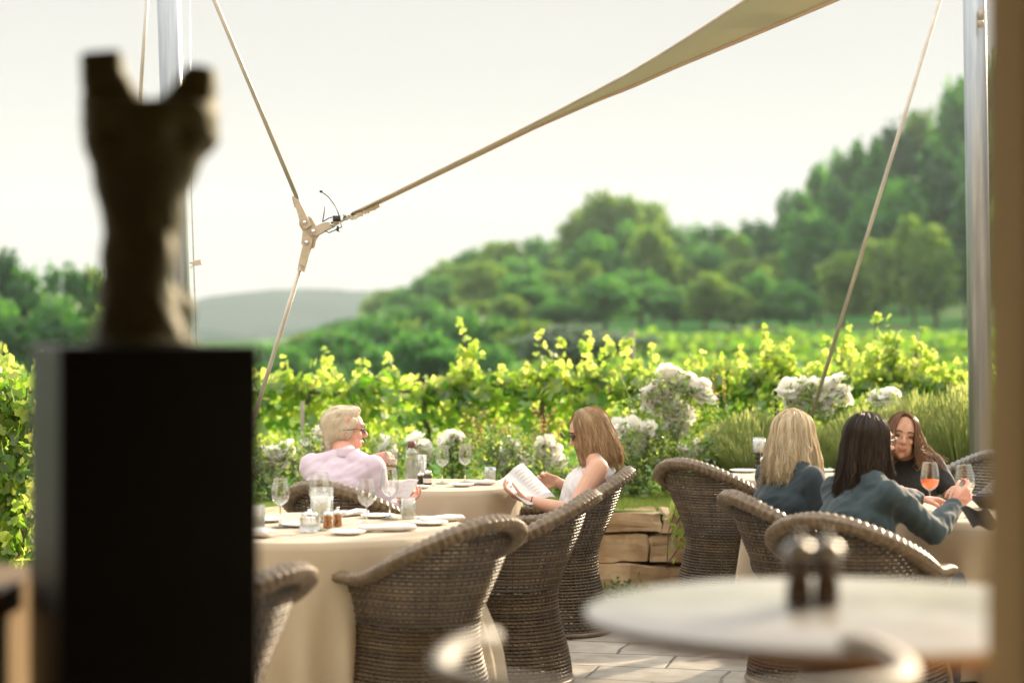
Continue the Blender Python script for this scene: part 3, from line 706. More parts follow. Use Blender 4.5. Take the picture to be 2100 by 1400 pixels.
# ------------------------------------------------------------------ canopy, masts, cables
def seg(name, label, cat, a, b, r, m, group=None, n=12):
    o = MB().tube([Vector(a) - Vector(a), Vector(b) - Vector(a)], r, n).build(name, m, loc=a)
    return tag(o, label, cat, group)
def mast(ub, ut, Y, dia, label, w=0):
    zb = 0; pb = P(ub, VH, Y); pt = P(ut, VH, Y)
    base = Vector((pb.x, Y, 0)); zt = CH + VH * Y / F; k = (pt.x - pb.x) / (zt - 0)
    o = thing('mast', label, 'mast', base, 0, 'steel canopy masts')
    top = 5.2; MB().tube([(0, 0, 0.03), (k * top, 0, top)], dia / 2, 28).build('pole', 'mast', o)
    MB().lathe([(.16, 0), (.16, .018), (.09, .03), (.085, .07), (dia / 2 + .004, .075)], 24, capb=True).build('base_plate', 'mast', o)
    MB().tube([(k * 5.1, 0, 5.1), (k * 5.3, 0, 5.3)], dia / 2 + .012, 24).build('head_collar', 'fitting', o)
    return o, base, k
mo, mb_, mk = mast(2016, 1999, 12.35, .145, 'thick brushed steel mast at the right beside the tan post')
f = MB().tube([(0, -.075, 0), (0, -.11, 0)], .012, 8); f.box((0, -.12, -.02), (.03, .03, .07)); f.lathe([(.018, -.10), (.02, -.06), (.012, -.05)], 12, (0, -.12, 0), capb=True)
q = f.build('spotlight', 'fitting', mo); q.location = (P(2002, 30, 12.35).x - mb_.x, 0, P(2002, 30, 12.35).z)
m2 = MB().ell((0, -.12, -.102), (.012, .012, .006)).build('lens', 'china', q)
f = MB().tube([(.06, 0, 0), (.12, -.02, .02), (.14, -.03, 0)], .004, 6); f.tube([(.07, 0, -.02), (.13, -.02, -.03)], .003, 6); f.box((.13, -.03, .01), (.02, .02, .03))
q = f.build('cable_clip', 'darkwood', mo); q.location = (P(2020, 512, 12.35).x - mb_.x, 0, P(2020, 512, 12.35).z)
mo2, mb2, mk2 = mast(385, 346, 12.35, .145, 'brushed steel mast rising behind the dark torso sculpture')
seg('stay_cable', 'thin steel stay running up beside the left mast above the sculpture', 'cable', P(283, 260, 12.0), P(310, -120, 12.0), .011, 'cable', 'canopy stay cables')
seg('stay_cable', 'long straight stay from the top right edge down to the roses behind the blonde woman', 'cable', P(1662, 860, 12.6), P(1962, -110, 11.6), .0125, 'cable', 'canopy stay cables')
K = P(633, 472, 11.0)
seg('stay_cable', 'slanting stay from the top of the photo down to the three way cable fitting', 'cable', P(612, 412, 11), P(385, -130, 10.2), .0122, 'cable', 'canopy stay cables')
seg('stay_cable', 'stay from the three way fitting down behind the black plinth', 'cable', P(621, 535, 11), P(488, 960, 11.6), .0125, 'cable', 'canopy stay cables')
# connector
co = thing('cable_fitting', 'three way cast cable fitting with bolted forks under the sky', 'cable fitting', K)
def px(u, v, dy=0): return P(u, v, 11.0) - K + Vector((0, dy, 0))
def plate(b, pts, y0, y1):
    n_ = len(pts); vs = [px(u, v, y0) for u, v in pts] + [px(u, v, y1) for u, v in pts]
    fs = [tuple(range(n_))[::-1], tuple(range(n_, 2 * n_))] + [(i, (i + 1) % n_, (i + 1) % n_ + n_, i + n_) for i in range(n_)]
    b.add(vs, fs)
b = MB(); plate(b, [(614, 452), (618, 446), (634, 444), (640, 448), (649, 464), (668, 458), (672, 470), (655, 482), (648, 494), (646, 506), (641, 510), (634, 506), (624, 506), (618, 500), (621, 474), (614, 462)], -.008, .008)
b.build('plate', 'fitting', co, False)
def fork(pts, tip, back):
    b = MB(); plate(b, pts, -.034, -.012); plate(b, pts, .012, .034)
    c0, c1 = back; b.tube([px(*c0), px(*c1)], .022, 12); g = b.build('fork', 'fitting', co, False)
    MB().tube([px(*tip, -.046), px(*tip, .046)], .0115, 12).build('bolt', 'steel', g)
fork([(604, 413), (614, 409), (639, 462), (630, 470), (624, 469), (616, 455)], (626, 457), ((606, 402), (612, 424)))
fork([(626, 486), (634, 484), (642, 490), (641, 500), (625, 546), (613, 542)], (630, 498), ((617, 556), (624, 530)))
fork([(638, 470), (662, 458), (676, 456), (680, 466), (668, 474), (650, 484), (640, 482)], (644, 475), ((668, 466), (692, 452)))
b = MB(); b.tube([px(670, 464), px(684, 457)], .024, 12); b.tube([px(684, 457), px(706, 446)], .017, 12); b.tube([px(706, 446), px(722, 438)], .020, 12); b.build('turnbuckle', 'steel', co)
b = MB()
for pts in ([(697, 444), (690, 425), (675, 405), (660, 394)], [(663, 456), (668, 425)], [(663, 456), (676, 448), (690, 445)], [(700, 458), (702, 466), (690, 472), (676, 478), (668, 474)], [(690, 470), (698, 476)]):
    b.tube([px(u, v, -.04) for u, v in pts], .0032, 5)
b.box(px(660, 394, -.04), (.016, .01, .012)); b.box(px(692, 449, -.04), (.04, .03, .03)); b.box(px(694, 470, -.04), (.012, .01, .03))
b.build('cable_ties', 'ironblack', co)
# canopy sail with edge cable
def sail_lo(t):
    u = lerp(722, 2300, t); v = interp([(722, 441), (790, 409), (950, 332), (1100, 259), (1230, 202), (1290, 179), (1386, 136), (1528, 77), (1710, 0), (2000, -125), (2300, -255)], u); return P(u, v, lerp(11, 10.2, t))
def sail_up(t):
    u = lerp(722, 2180, t); v = interp([(722, 437), (790, 404), (950, 325), (1100, 250), (1230, 182), (1290, 150), (1386, 92), (1528, 0), (1800, -170), (2180, -420)], u); return P(u, v, lerp(10.98, 8.6, t))
cn = thing('canopy', 'narrow edge of the tan canvas canopy stretched to the three way fitting', 'canopy', K)
def sailf(a, b_, dz=0):
    lo = sail_lo(a); up = sail_up(a); q = lo.lerp(up, b_); q.z += math.sin(b_ * math.pi) * .05 * a + dz; q.y += math.sin(b_ * math.pi) * .15 * a
    return q - K
sb = MB().grid(lambda a, b_: sailf(a, b_), 80, 12)
sb.build('canvas_sheet', 'canvas', cn)
MB().tube([sail_lo(t / 60) - K for t in range(61)], [.011 + .009 * t / 60 for t in range(61)], 8).build('hem', 'trim', cn)
MB().tube([sail_up(t / 60) - K for t in range(61)], [.006 + .005 * t / 60 for t in range(61)], 8).build('edge_cable', 'cable', cn)
lb = MB()
for i in range(9):
    q = sail_lo(i * .0042) - K + Vector((0, -.02, -.018 - .004 * (i % 2))); lb.box(q, (.022, .02, .02), Euler((0, .5 + i * .3, 0)).to_matrix())
lb.tube([px(745, 438, -.02), px(765, 430, -.02), px(779, 425, -.02)], .003, 5)
lb.build('lacing', 'fitting', cn, False)
# hanging wire with a small lamp left of the fitting
wr = thing('hanging_lamp', 'tiny lamp clipped to a bright vertical wire right of the sculpture', 'lamp', P(400, 540, 12.0))
W0 = P(400, 540, 12.0)
MB().tube([P(389, -40, 12) - W0, P(392, 380, 12) - W0, P(403, 720, 12) - W0], .0035, 6).build('wire', 'steel', wr)
b = MB(); b.tube([(-.03, 0, .004), (.0, -.01, .0)], .006, 6); b.tube([(-.03, 0, -.03), (0, -.01, 0)], .003, 5); b.box((.02, -.01, .004), (.045, .035, .03), Euler((0, -.2, 0)).to_matrix()); b.build('lamp_head', 'fitting', wr, False)

# ------------------------------------------------------------------ wicker chairs
def chair_plan(s):
    """s in [-1,1]: -1 front left, 0 middle of the back, 1 front right -> unit plan point"""
    a = abs(s); sg = 1 if s > 0 else -1
    if a <= .64:
        t = a / .64 * math.pi / 2; return Vector((sg * math.sin(t) * .262, -.02 - math.cos(t) * .26, 0)), Vector((sg * math.sin(t), -math.cos(t), 0))
    t = (a - .64) / .36; return Vector((sg * (.262 - .02 * t * t), -.02 + t * .27, 0)), Vector((sg, .12 * t, 0))
def rimh(s):
    a = abs(s); return .615 + .230 * (1 - smooth(.0, .78, a)) - .012 * smooth(.85, 1, a)
def prof(z, s):
    """outward offset of the shell at height z"""
    b_ = 1 - smooth(.3, .95, abs(s))
    return .030 * (1 - smooth(0, .3, z)) - .035 * math.exp(-((z - .38) / .16) ** 2) + smooth(.42, .87, z) * (.085 * b_ + .02)
def shell(s, z, off=0):
    p0, nn = chair_plan(s); return Vector((p0.x, p0.y, z)) + nn.normalized() * (prof(z, s) + off)
S_ = [-1 + 2 * i / 90 for i in range(91)]
def make_chair(label, m):
    o = thing('wicker_armchair', label, 'wicker chair', (0, 0, 0), 0, None)
    b = MB(); z = .012; row = 0
    while z < .86:
        if z < .43:
            ring = [shell(s, z, .005 * (1 if (i + row) % 2 else -1)) for i, s in enumerate(S_)]
            pA, pB = ring[-1], ring[0]; nseg = 34
            ring += [pA.lerp(pB, (k + 1) / (nseg + 1)) + Vector((0, .02 * math.sin(math.pi * (k + 1) / (nseg + 1)) + .005 * (1 if (k + row) % 2 else -1), 0)) for k in range(nseg)]
            ring.append(ring[0])
        else:
            ring = [shell(s, z, .005 * (1 if (i + row) % 2 else -1)) for i, s in enumerate(S_) if rimh(s) > z - .01]
        vs = []; fs = []; hw = .0070
        for q in ring:
            d = Vector((q.x, q.y + .02, 0)).normalized() * .0022
            vs += [q + Vector((0, 0, -hw)), q + d, q + Vector((0, 0, hw)), q - d]
        for i in range(len(ring) - 1):
            for k in range(4): fs.append((i * 4 + k, i * 4 + (k + 1) % 4, (i + 1) * 4 + (k + 1) % 4, (i + 1) * 4 + k))
        b.add(vs, fs); z += .0156; row += 1
    for i in range(0, 91, 2):
        s = S_[i]; H = rimh(s); b.tube([shell(s, H * k / 12) for k in range(13)], .0036, 4, cap=False)
    nseg = 17; 
    for k in range(nseg):
        t = (k + 1) / (nseg + 1); b.tube([shell(1, z_).lerp(shell(-1, z_), t) + Vector((0, .02 * math.sin(math.pi * t), 0)) for z_ in (0, .1, .2, .3, .42)], .0036, 4)
    b.build('woven_shell', 'wicker_shell' if m == 'wicker' else m, o)
    # rolled rim: front post, over the arms and back, down the other post
    path = [shell(-1, z_) + Vector((0, .004, 0)) for z_ in [.0 + .02 * k for k in range(30)]]
    path += [shell(s, rimh(s), .012) for s in [-1 + 2 * k / 260 for k in range(261)]]
    path += [shell(1, z_) + Vector((0, .004, 0)) for z_ in [.58 - .02 * k for k in range(30)]]
    b = MB(); n_ = 20; vs = []; fs = []; Ln = len(path); acc = 0
    for i, p0 in enumerate(path):
        t = (path[min(i + 1, Ln - 1)] - path[max(i - 1, 0)]).normalized(); acc += (path[i] - path[i - 1]).length if i else 0
        outw = Vector((p0.x, p0.y + .02, .0)); outw = (outw - t * outw.dot(t)).normalized(); upv = outw.cross(t)
        big = smooth(24, 34, i) * smooth(24, 34, Ln - 1 - i)
        s_ = max(-1, min(1, (i - 30) / 130.0 - 1)); bk = 1 - smooth(.3, .9, abs(s_))
        rx = lerp(.014, .029 + .012 * bk, big); ry = lerp(.014, .023 + .008 * bk, big)
        for k in range(n_):
            a = 2 * math.pi * k / n_; w = 1 + .24 * math.sin(4 * a + acc * 105) * math.sin(4 * a - acc * 105)
            # the roll turns down on the outside
            vs.append(p0 + outw * (math.cos(a) * rx * w + .010 * big) + upv * (math.sin(a) * ry * w) )
    for i in range(Ln - 1):
        for k in range(n_): fs.append((i * n_ + k, i * n_ + (k + 1) % n_, (i + 1) * n_ + (k + 1) % n_, (i + 1) * n_ + k))
    b.add(vs, fs).build('braided_rim', m, o)
    b = MB()
    b.grid(lambda u, v: (lambda s, q: (lambda e: Vector((e.x * q, lerp(.02, e.y, q), .425 + .004 * math.sin(u * 300))))(shell(s, .42)))(-1 + 2 * u, v), 60, 6)
    b.build('seat', m, o)
    # foot band
    b = MB(); b.tube([shell(s, .014, .004) for s in S_], .012, 8); b.build('base_band', m, o)
    return o
chairs_g = 'brown wicker tub armchairs on the terrace'
def yaw_of(dx, dy): return math.atan2(-dx, dy)      # local +Y faces (dx, dy)
protoA = make_chair('x', 'wicker')
def put_chair(u, Y, dx, dy, label, first=[True], proto=None, group=chairs_g):
    x = (u - 1050) * Y / F; rz = yaw_of(dx, dy)
    if proto is None and first[0]:
        first[0] = False; protoA.location = (x, Y, .002); protoA.rotation_euler = (0, 0, rz); protoA['label'] = label; protoA['group'] = group; return protoA
    return dup(proto or protoA, (x, Y, .002), rz, label, group)
put_chair(860, 8.05, -.76, .65, 'large empty wicker armchair in front of the near left table, its back to the camera')
put_chair(1033, 9.1, -.97, .22, 'empty wicker armchair right of the near left table, below the reading woman')
put_chair(1130, 10.6, -1, .08, 'wicker armchair the woman in the white top sits in')
put_chair(752, 9.95, .50, .86, 'wicker armchair the man in the pale pink shirt sits in')
put_chair(1492, 11.55, .72, .70, 'empty wicker armchair with lit holes in its back, by the small table behind')
put_chair(1672, 9.1, .96, .28, 'wicker armchair the blonde woman sits in')
put_chair(1776, 8.22, .60, .80, 'wicker armchair the dark haired woman in denim sits in')
put_chair(366, 6.35, -.9, .4, 'wicker armchair closest to the camera at the left, mostly hidden behind the black plinth')
protoB = make_chair('x', 'wicker_grey')
protoB.location = ((1920 - 1050) * 10.9 / F, 10.9, .002); protoB.rotation_euler = (0, 0, yaw_of(-.93, -.36)); protoB.scale = (1, 1, 1.07); protoB['label'] = 'grey wicker armchair behind the facing woman, its high back against the right mast'; protoB['group'] = 'grey wicker armchairs at the right hand table'
put_chair(2130, 9.95, -.5, -.86, 'grey wicker armchair at the far right, only the curve of its rim showing', proto=protoB, group='grey wicker armchairs at the right hand table')

# ------------------------------------------------------------------ dining tables under long cloths
def dining_table(x, y, r0, label, seed, group='round tables under long pale cloths'):
    r = random.Random(seed); o = thing('dining_table', label, 'table', (x, y, 0), 0, group); z = .75; b = MB()
    folds = [(r.uniform(0, 6.28), r.uniform(.5, 1)) for _ in range(5)]; nf = [7, 11, 16, 23, 5]
    def fn(a, v):
        ang = a * 2 * math.pi
        if v < .3:
            q = v / .3; return (math.cos(ang) * r0 * q, math.sin(ang) * r0 * q, z + .0015 * noise.noise(Vector((math.cos(ang) * q * 3, math.sin(ang) * q * 3, seed))))
        q = (v - .3) / .7; fold = sum(w * math.sin(n_ * ang + ph + .4 * q) for (ph, w), n_ in zip(folds, nf)) / 5
        e = smooth(0, .06, q); rr_ = r0 + .006 * e + q * .03 + (fold * .17 + .012 * abs(math.sin(ang * 9 + seed))) * smooth(0.02, .8, q) * (1 + q)
        return (math.cos(ang) * rr_, math.sin(ang) * rr_, z - .008 * e - q * (z - .03))
    b.grid(fn, 260, 40); b.build('tablecloth', 'linen', o)
    MB().lathe([(0, .715), (r0 - .006, .715), (r0 - .006, .745), (0, .745)], 48).build('tabletop', 'tanwood', o)
    MB().lathe([(.28, 0), (.28, .02), (.05, .05), (.04, .3), (.05, .714)], 20, capb=True).build('pedestal', 'ironblack', o)
    return o
T1 = Vector((P(628, 0, 8.62).x, 8.62, .752)); T2 = Vector((P(900, 0, 10.95).x, 10.95, .752)); T3 = Vector((P(2075, 0, 9.3).x, 9.3, .752)); T4 = Vector((P(1625, 0, 12.1 - .45).x, 11.6, .752))
dining_table(T1.x, T1.y, .69, 'large round table in front at the left, laid with glasses under a pale cloth', 1)
dining_table(T2.x, T2.y, .45, 'small round table between the man and the reading woman, under a long cloth', 2)
dining_table(T3.x, T3.y, .66, 'round table at the right where the three women sit', 3)
dining_table(T4.x, T4.y, .42, 'round table behind the blonde woman, laid with a candle', 4)
ZT = .753
def on(u, v):   # a point of a table top seen at pixel (u, v)
    Y = (CH - ZT) * F / (v - VH); return Vector(((u - 1050) * Y / F, Y, ZT))

# ------------------------------------------------------------------ tableware
def wine_glass(label, group, liquid=None, bowl=1.0):
    o = thing('wine_glass', label, 'wine glass', (0, 0, 0), 0, group)
    H = .21
    pr = [(.001, .003), (.036, .0015), (.037, .003), (.012, .007), (.0045, .016), (.0035, .05), (.0035, .085), (.006, .095), (.018, .101), (.031, .113), (.038, .130), (.0395, .145), (.037, .168), (.033, .190), (.0295, H)]
    MB().lathe(pr[7:], 28).build('bowl', 'glass', o)
    s = MB().lathe(pr[:8], 20); s.lathe([(.006, .095), (.008, .099), (.001, .101)], 16); s.build('stem', M['stemglass'], o)
    MB().tube([(.0295 * math.cos(2 * math.pi * k / 28), .0295 * math.sin(2 * math.pi * k / 28), H) for k in range(29)], .0008, 6).build('rim', 'stemglass', o)
    if liquid:
        MB().lathe([(.0, .101), (.017, .102), (.030, .114), (.0368, .130), (.0382, .140), (.0, .140)], 24).build('wine', liquid, o)
    return o
m, n, o_ = newmat('thick_glass'); gl = n.nodes.new('ShaderNodeBsdfGlass'); gl.inputs['IOR'].default_value = 1.3; gl.inputs['Roughness'].default_value = .03; tr = n.nodes.new('ShaderNodeBsdfTransparent'); tr.inputs[0].default_value = (.95, .96, .96, 1)
mx = n.nodes.new('ShaderNodeMixShader'); mx.inputs[0].default_value = .45; n.links.new(gl.outputs[0], mx.inputs[1]); n.links.new(tr.outputs[0], mx.inputs[2]); n.links.new(mx.outputs[0], o_.inputs[0]); M['stemglass'] = m
def liquidmat(name, c, t):
    m, n, o_ = newmat(name); tr = n.nodes.new('ShaderNodeBsdfTransparent'); tr.inputs[0].default_value = (*t, 1)
    p = n.nodes.new('ShaderNodeBsdfPrincipled'); p.inputs['Base Color'].default_value = (*c, 1); p.inputs['Roughness'].default_value = .08
    tl = n.nodes.new('ShaderNodeBsdfTranslucent'); tl.inputs[0].default_value = (*c, 1); a = n.nodes.new('ShaderNodeMixShader'); a.inputs[0].default_value = .7
    n.links.new(p.outputs[0], a.inputs[1]); n.links.new(tl.outputs[0], a.inputs[2]); b_ = n.nodes.new('ShaderNodeMixShader'); b_.inputs[0].default_value = .55
    n.links.new(tr.outputs[0], b_.inputs[1]); n.links.new(a.outputs[0], b_.inputs[2]); n.links.new(b_.outputs[0], o_.inputs[0]); return m
M['rose_wine'] = liquidmat('rose_wine', (.95, .34, .14), (1, .62, .42)); M['white_wine'] = liquidmat('pale_water', (.6, .6, .55), (.95, .95, .92))
G1 = 'glasses on the near left table'; G2 = 'glasses on the small left table'
wg = wine_glass('wine glass at the left end of the near table', G1)
wg.location = on(575, 1081)
def gl_(u, v, lab, g=G1, s=1.0, src=None): return dup(src or wg, on(u, v), rng.uniform(0, 6), lab, g, (s, s, s))
gl_(655, 1086, 'wine glass standing in front of the candle holder on the near table', s=1.16)
gl_(752, 1083, 'wine glass left of centre right in front of the near table napkins')
gl_(799, 1064, 'wine glass furthest right on the near table, over the man\'s sleeve', s=1.07)
gl_(907, 991, 'left one of the two wine glasses between man and woman', G2, 1.0)
gl_(954, 988, 'right one of the two wine glasses between man and woman', G2, 1.0)
rw = wine_glass('wine glass of pink rosé in front of the facing woman', 'glasses on the right hand table', 'rose_wine'); rw.location = on(1907, 1052); rw.scale = (1.12,) * 3
def tumbler(label, group, fill=.35):
    o = thing('tumbler', label, 'tumbler', (0, 0, 0), 0, group)
    MB().lathe([(.001, .004), (.029, .004), (.031, .0), (.034, .09), (.0325, .09), (.030, .008)], 24).build('glass_wall', 'glass', o)
    b = MB()
    for k in range(22): a = 6.283 * k / 22; b.tube([(math.cos(a) * .0312, math.sin(a) * .0312, .006), (math.cos(a) * .0335, math.sin(a) * .0335, .055)], .0011, 4)
    b.build('fluting', 'glass', o)
    MB().lathe([(0, .010), (.0298, .010), (.0312, .01 + .075 * fill), (0, .01 + .075 * fill)], 20).build('water', 'white_wine', o)
    return o
tb = tumbler('fluted water tumbler at the left end of the near table', G1, .5); tb.location = on(526, 1083); tb.scale = (1.1,) * 3
dup(tb, on(837, 1062), 1, 'clear tumbler right of the wine glasses on the near table', G1, (1.0,) * 3)
dup(tb, on(1005, 989), 1, 'small tumbler beside the open menu', G2, (.95,) * 3)
# hurricane candle holders
def hurricane(label, r0, h, ch, foot=None, group='candles in glass cylinders'):
    o = thing('candle_holder', label, 'candle holder', (0, 0, 0), 0, group); z = .012
    if foot:
        MB().lathe([(.030, 0), (.032, .008), (.012, .014), (.018, .03), (.024, .037), (.014, .045), (.020, .055), (.026, .063), (.013, .072), (.018, .082), (.046, .086), (.046, .092)], 20, capb=True, capt=True).build('candlestick', 'darkwood', o); z = .093
    else: MB().lathe([(r0, 0), (r0, .01), (.0, .012)], 20, capb=True).build('base', 'stemglass', o)
    MB().lathe([(r0, z), (r0, z + h), (r0 - .002, z + h), (r0 - .002, z + .002)], 28).build('glass_cylinder', 'glass', o)
    MB().tube([(r0 * math.cos(.2244 * k), r0 * math.sin(.2244 * k), z + h) for k in range(29)], .0016, 6).build('glass_rim', 'stemglass', o)
    c = MB().lathe([(.0, z), (r0 * .72, z), (r0 * .72, z + ch), (r0 * .60, z + ch + .001), (.003, z + ch - .006)], 20).build('candle', 'candle', o)
    MB().tube([(0, 0, z + ch - .006), (.001, 0, z + ch + .008)], .001, 5).build('wick', 'ironblack', c)
    return o
hurricane('candle in a glass cylinder on the near left table', .052, .135, .095).location = on(660, 1068)
hurricane('slim candle in a glass cylinder right of the water bottle', .030, .14, .10, group=None).location = on(864, 988)
hurricane('white candle in glass on a dark turned stick beside the blonde woman', .040, .09, .078, True).location = on(1556, 958)
# sugar jar, mills, dishes
o = thing('ribbed_jar', 'ribbed glass jar with a steel lid on the near left table', 'jar', on(634, 1090))
b = MB().lathe([(.03, 0), (.036, .003), (.037, .06), (.033, .068)], 24, capb=True)
for k in range(20): a = 6.283 * k / 20; b.tube([(math.cos(a) * .037, math.sin(a) * .037, .004), (math.cos(a) * .038, math.sin(a) * .038, .06)], .0025, 5)
b.build('glass_body', 'stemglass', o); MB().lathe([(.034, .068), (.035, .078), (.02, .084), (.006, .086), (.008, .094), (.0, .097)], 20).build('lid', 'steel', o)
def mill(label, mat_, loc, s=1.0, group='small pepper and salt mills'):
    o = thing('mill', label, 'mill', loc, 0, group); o.scale = (s,) * 3
    MB().lathe([(.020, 0), (.021, .004), (.019, .02), (.017, .03), (.019, .045), (.02, .05)], 20, capb=True, capt=True).build('body', mat_, o)
    MB().lathe([(.021, .05), (.022, .056), (.017, .066), (.006, .070), (.005, .074), (.007, .078), (.0, .083)], 20, capb=True).build('cap', 'steel', o); return o
mill('copper coloured mill left one of the pair on the near left table', 'copper', on(672, 1081), 1.0)
mill('copper coloured mill right one of the pair on the near left table', 'copper', on(692, 1078), 1.0)
mill('small dark mill standing against the foot of the water bottle', 'darkjar', on(862, 992), .9)
mill('small glass mill beside the dark candlestick', 'stemglass', on(1567, 966), 1.25)
o = thing('condiment_jar', 'dark jar with a pale label and steel cap on the small left table', 'jar', on(877, 993))
MB().lathe([(.022, 0), (.024, .004), (.024, .05), (.018, .058)], 20, capb=True).build('jar_body', 'darkjar', o)
MB().lathe([(.0246, .01), (.0248, .035)], 20).build('label', 'label', o); MB().lathe([(.020, .058), (.021, .072), (.008, .078), (.0, .082)], 16).build('cap', 'steel', o)
o = thing('water_bottle', 'square shouldered water bottle with a brown cap on the small left table', 'bottle', on(844, 990))
MB().lathe([(.0, 0), (.034, .0), (.036, .006), (.036, .165), (.034, .178), (.018, .186), (.016, .20), (.016, .206)], 24).build('glass_body', 'glass', o)
b = MB()
for k in range(24): a = 6.283 * k / 24; b.tube([(math.cos(a) * .036, math.sin(a) * .036, .01), (math.cos(a) * .036, math.sin(a) * .036, .13)], .0012, 4)
b.build('ribs', 'stemglass', o)
MB().lathe([(.0, .006), (.033, .006), (.033, .125), (0, .125)], 20).build('water', 'white_wine', o)
MB().lathe([(.021, .196), (.022, .20), (.022, .228), (.018, .231), (0, .232)], 20).build('cap', 'browncap', o)
def plate_(label, loc, r0, group='small white plates'):
    o = MB().lathe([(0, .004), (r0 * .6, .004), (r0 * .65, .003), (r0 * .95, .012), (r0, .013), (r0 * .98, .010), (r0 * .65, 0), (0, 0)], 36).build('plate', 'china', loc=loc); return tag(o, label, 'plate', group)
plate_('small plate at the front edge of the near left table, beside the central napkin', on(714, 1094), .075)
plate_('plate at the right end of the near left table under a napkin', on(880, 1074), .085)
plate_('plate at the back of the near left table behind the wine glasses', on(775, 1060), .08)
plate_('plate between the wine glass and the ribbed jar on the near left table', on(612, 1078), .085)
plate_('small plate on the near left table below the man\'s menu', on(550, 1068), .075)
plate_('small plate in front of the two wine glasses on the small left table', on(948, 996), .065)
plate_('plate by the foot of the condiment jar', on(868, 1000), .04)
plate_('white plate left of the candle on the table behind the blonde woman', on(1525, 967), .085)
plate_('stack of pale plates right of the blonde woman\'s hair', on(1690, 966), .07)
plate_('white plate beside the denim sleeve on the right hand table', on(1880, 1070), .085)
def napkin(label, loc, ln, rz, r0=.022):
    r = random.Random(int(loc[0] * 1000)); 
    def fn(a, b_):
        t = (a - .5) * ln; an = b_ * 2 * math.pi; q = r0 * (1 + .18 * math.sin(a * 9 + 2) + .12 * noise.noise(Vector((a * 6, math.cos(an), math.sin(an) + loc[0] * 9)))) * (.75 if a in (0, 1) else 1)
        return (t + .004 * math.sin(an * 2), math.cos(an) * q * 1.5, r0 * .62 + math.sin(an) * q * .62 + .003 * math.sin(an * 5))
    b = MB().grid(fn, 22, 18); b.add([fn(0, k / 18) for k in range(18)], [tuple(range(18))]); b.add([fn(1, k / 18) for k in range(18)], [tuple(range(18))[::-1]])
    o = b.build('napkin', 'napkin', loc=loc); o.rotation_euler = (0, 0, rz); return tag(o, label, 'napkin', 'rolled white napkins')
napkin('rolled napkin at the left end of the near table beside the plinth', on(530, 1100), .13, -.5, .028)
napkin('rolled napkin at the front of the near table under the wine glass', on(795, 1088), .24, .25, .022)
napkin('rolled napkin at the right end of the near table', on(905, 1068), .22, .5, .02)
napkin('rolled napkin lying at the back of the near table behind the mills', on(725, 1056), .17, .9, .02)
napkin('rolled napkin beside the tumbler on the small left table', on(990, 993), .13, .1, .02)
napkin('folded napkin at the foot of the candlestick behind the blonde woman', on(1566, 972), .07, 1.2, .022)
napkin('crumpled napkin by the plate on the right hand table', on(1935, 1074), .12, .2, .016)
def cutlery(label, a, b_, w=.004):
    a = Vector(a); b_ = Vector(b_); d = b_ - a; o = MB().tube([(0, 0, .004), d * .5 + Vector((0, 0, .004)), d + Vector((0, 0, .004))], [w, w * .7, w * 1.6], 6, flat=.35).build('table_knife', 'steel', loc=a); return tag(o, label, 'knife', 'table knives')
cutlery('table knife lying right of the leftmost napkin', on(562, 1094), on(604, 1097))
cutlery('table knife behind the mills on the near table', on(705, 1075), on(750, 1070))
cutlery('table knife by the dark jar on the small left table', on(870, 999), on(890, 998), .003)
o = thing('dark_bowl', 'black bowl on the right hand table behind the held glass', 'bowl', on(2030, 1040)); 
MB().lathe([(0, .0), (.05, .0), (.085, .035), (.10, .058), (.095, .058), (.08, .035), (.045, .01), (0, .01)], 28).build('bowl_body', 'ironblack', o); MB().tube([(.098 * math.cos(.2244 * k), .098 * math.sin(.2244 * k), .058) for k in range(29)], .003, 6).build('bowl_rim', 'ironblack', o)

# ------------------------------------------------------------------ room the camera stands in
def rough_box(name, c, d, m, label=None, cat=None, kind=None):
    b = MB().box((0, 0, 0), d); o = b.build(name, m, loc=c, smooth=False)
    md = o.modifiers.new('b', 'BEVEL'); md.width = .004; md.segments = 2
    return tag(o, label, cat, None, kind)
room = thing('building', 'dark room with an open front looking out on the terrace', 'building', (0, 0, 0))
for nm, c, d in (('back_wall', (0, -4.1, 1.6), (8.4, .2, 3.2)), ('side_wall', (-4.1, .2, 1.6), (.2, 8.39, 3.2)), ('side_wall', (4.1, .2, 1.6), (.2, 8.39, 3.2)), ('ceiling', (0, .2, 3.3), (8.6, 8.8, .2)),
                 ('front_wall', (-3.2, 4.3, 1.6), (1.59, .18, 3.19)), ('front_wall', (3.4, 4.3, 1.6), (1.19, .18, 3.19)), ('lintel', (.2, 4.3, 2.95), (5.2, .17, .49))):
    MB().box(c, d).build(nm, 'plaster', room, False)
for c, d in (((-5.7, 4.44, 2.6), (6.6, .09, 5.2)), ((6.1, 4.44, 2.6), (6.6, .09, 5.2)), ((.2, 4.44, 3.97), (5.19, .088, 2.46))):  # unseen outer face of the building, added to bounce sunlight onto the terrace
    MB().box(c, d).build('bounce_facade', 'render', room, False)
rough_box('room_floor', (0, .15, -.005), (8, 8.49, .02), 'roomfloor', kind='structure')
# tan post
xp = P(2064, 0, 2.7).x
o = thing('wooden_post', 'broad honey coloured post at the right edge, close to the camera', 'post', (xp + .15, 2.7, 0))
b = MB().box((0, 0, 1.6), (.30, .24, 3.19)); q = b.build('shaft', 'tanwood', o, False); md = q.modifiers.new('b', 'BEVEL'); md.width = .008; md.segments = 3
b = MB().box((0, 0, .08), (.33, .27, .16)); q = b.build('base_block', 'tanwood', o, False)
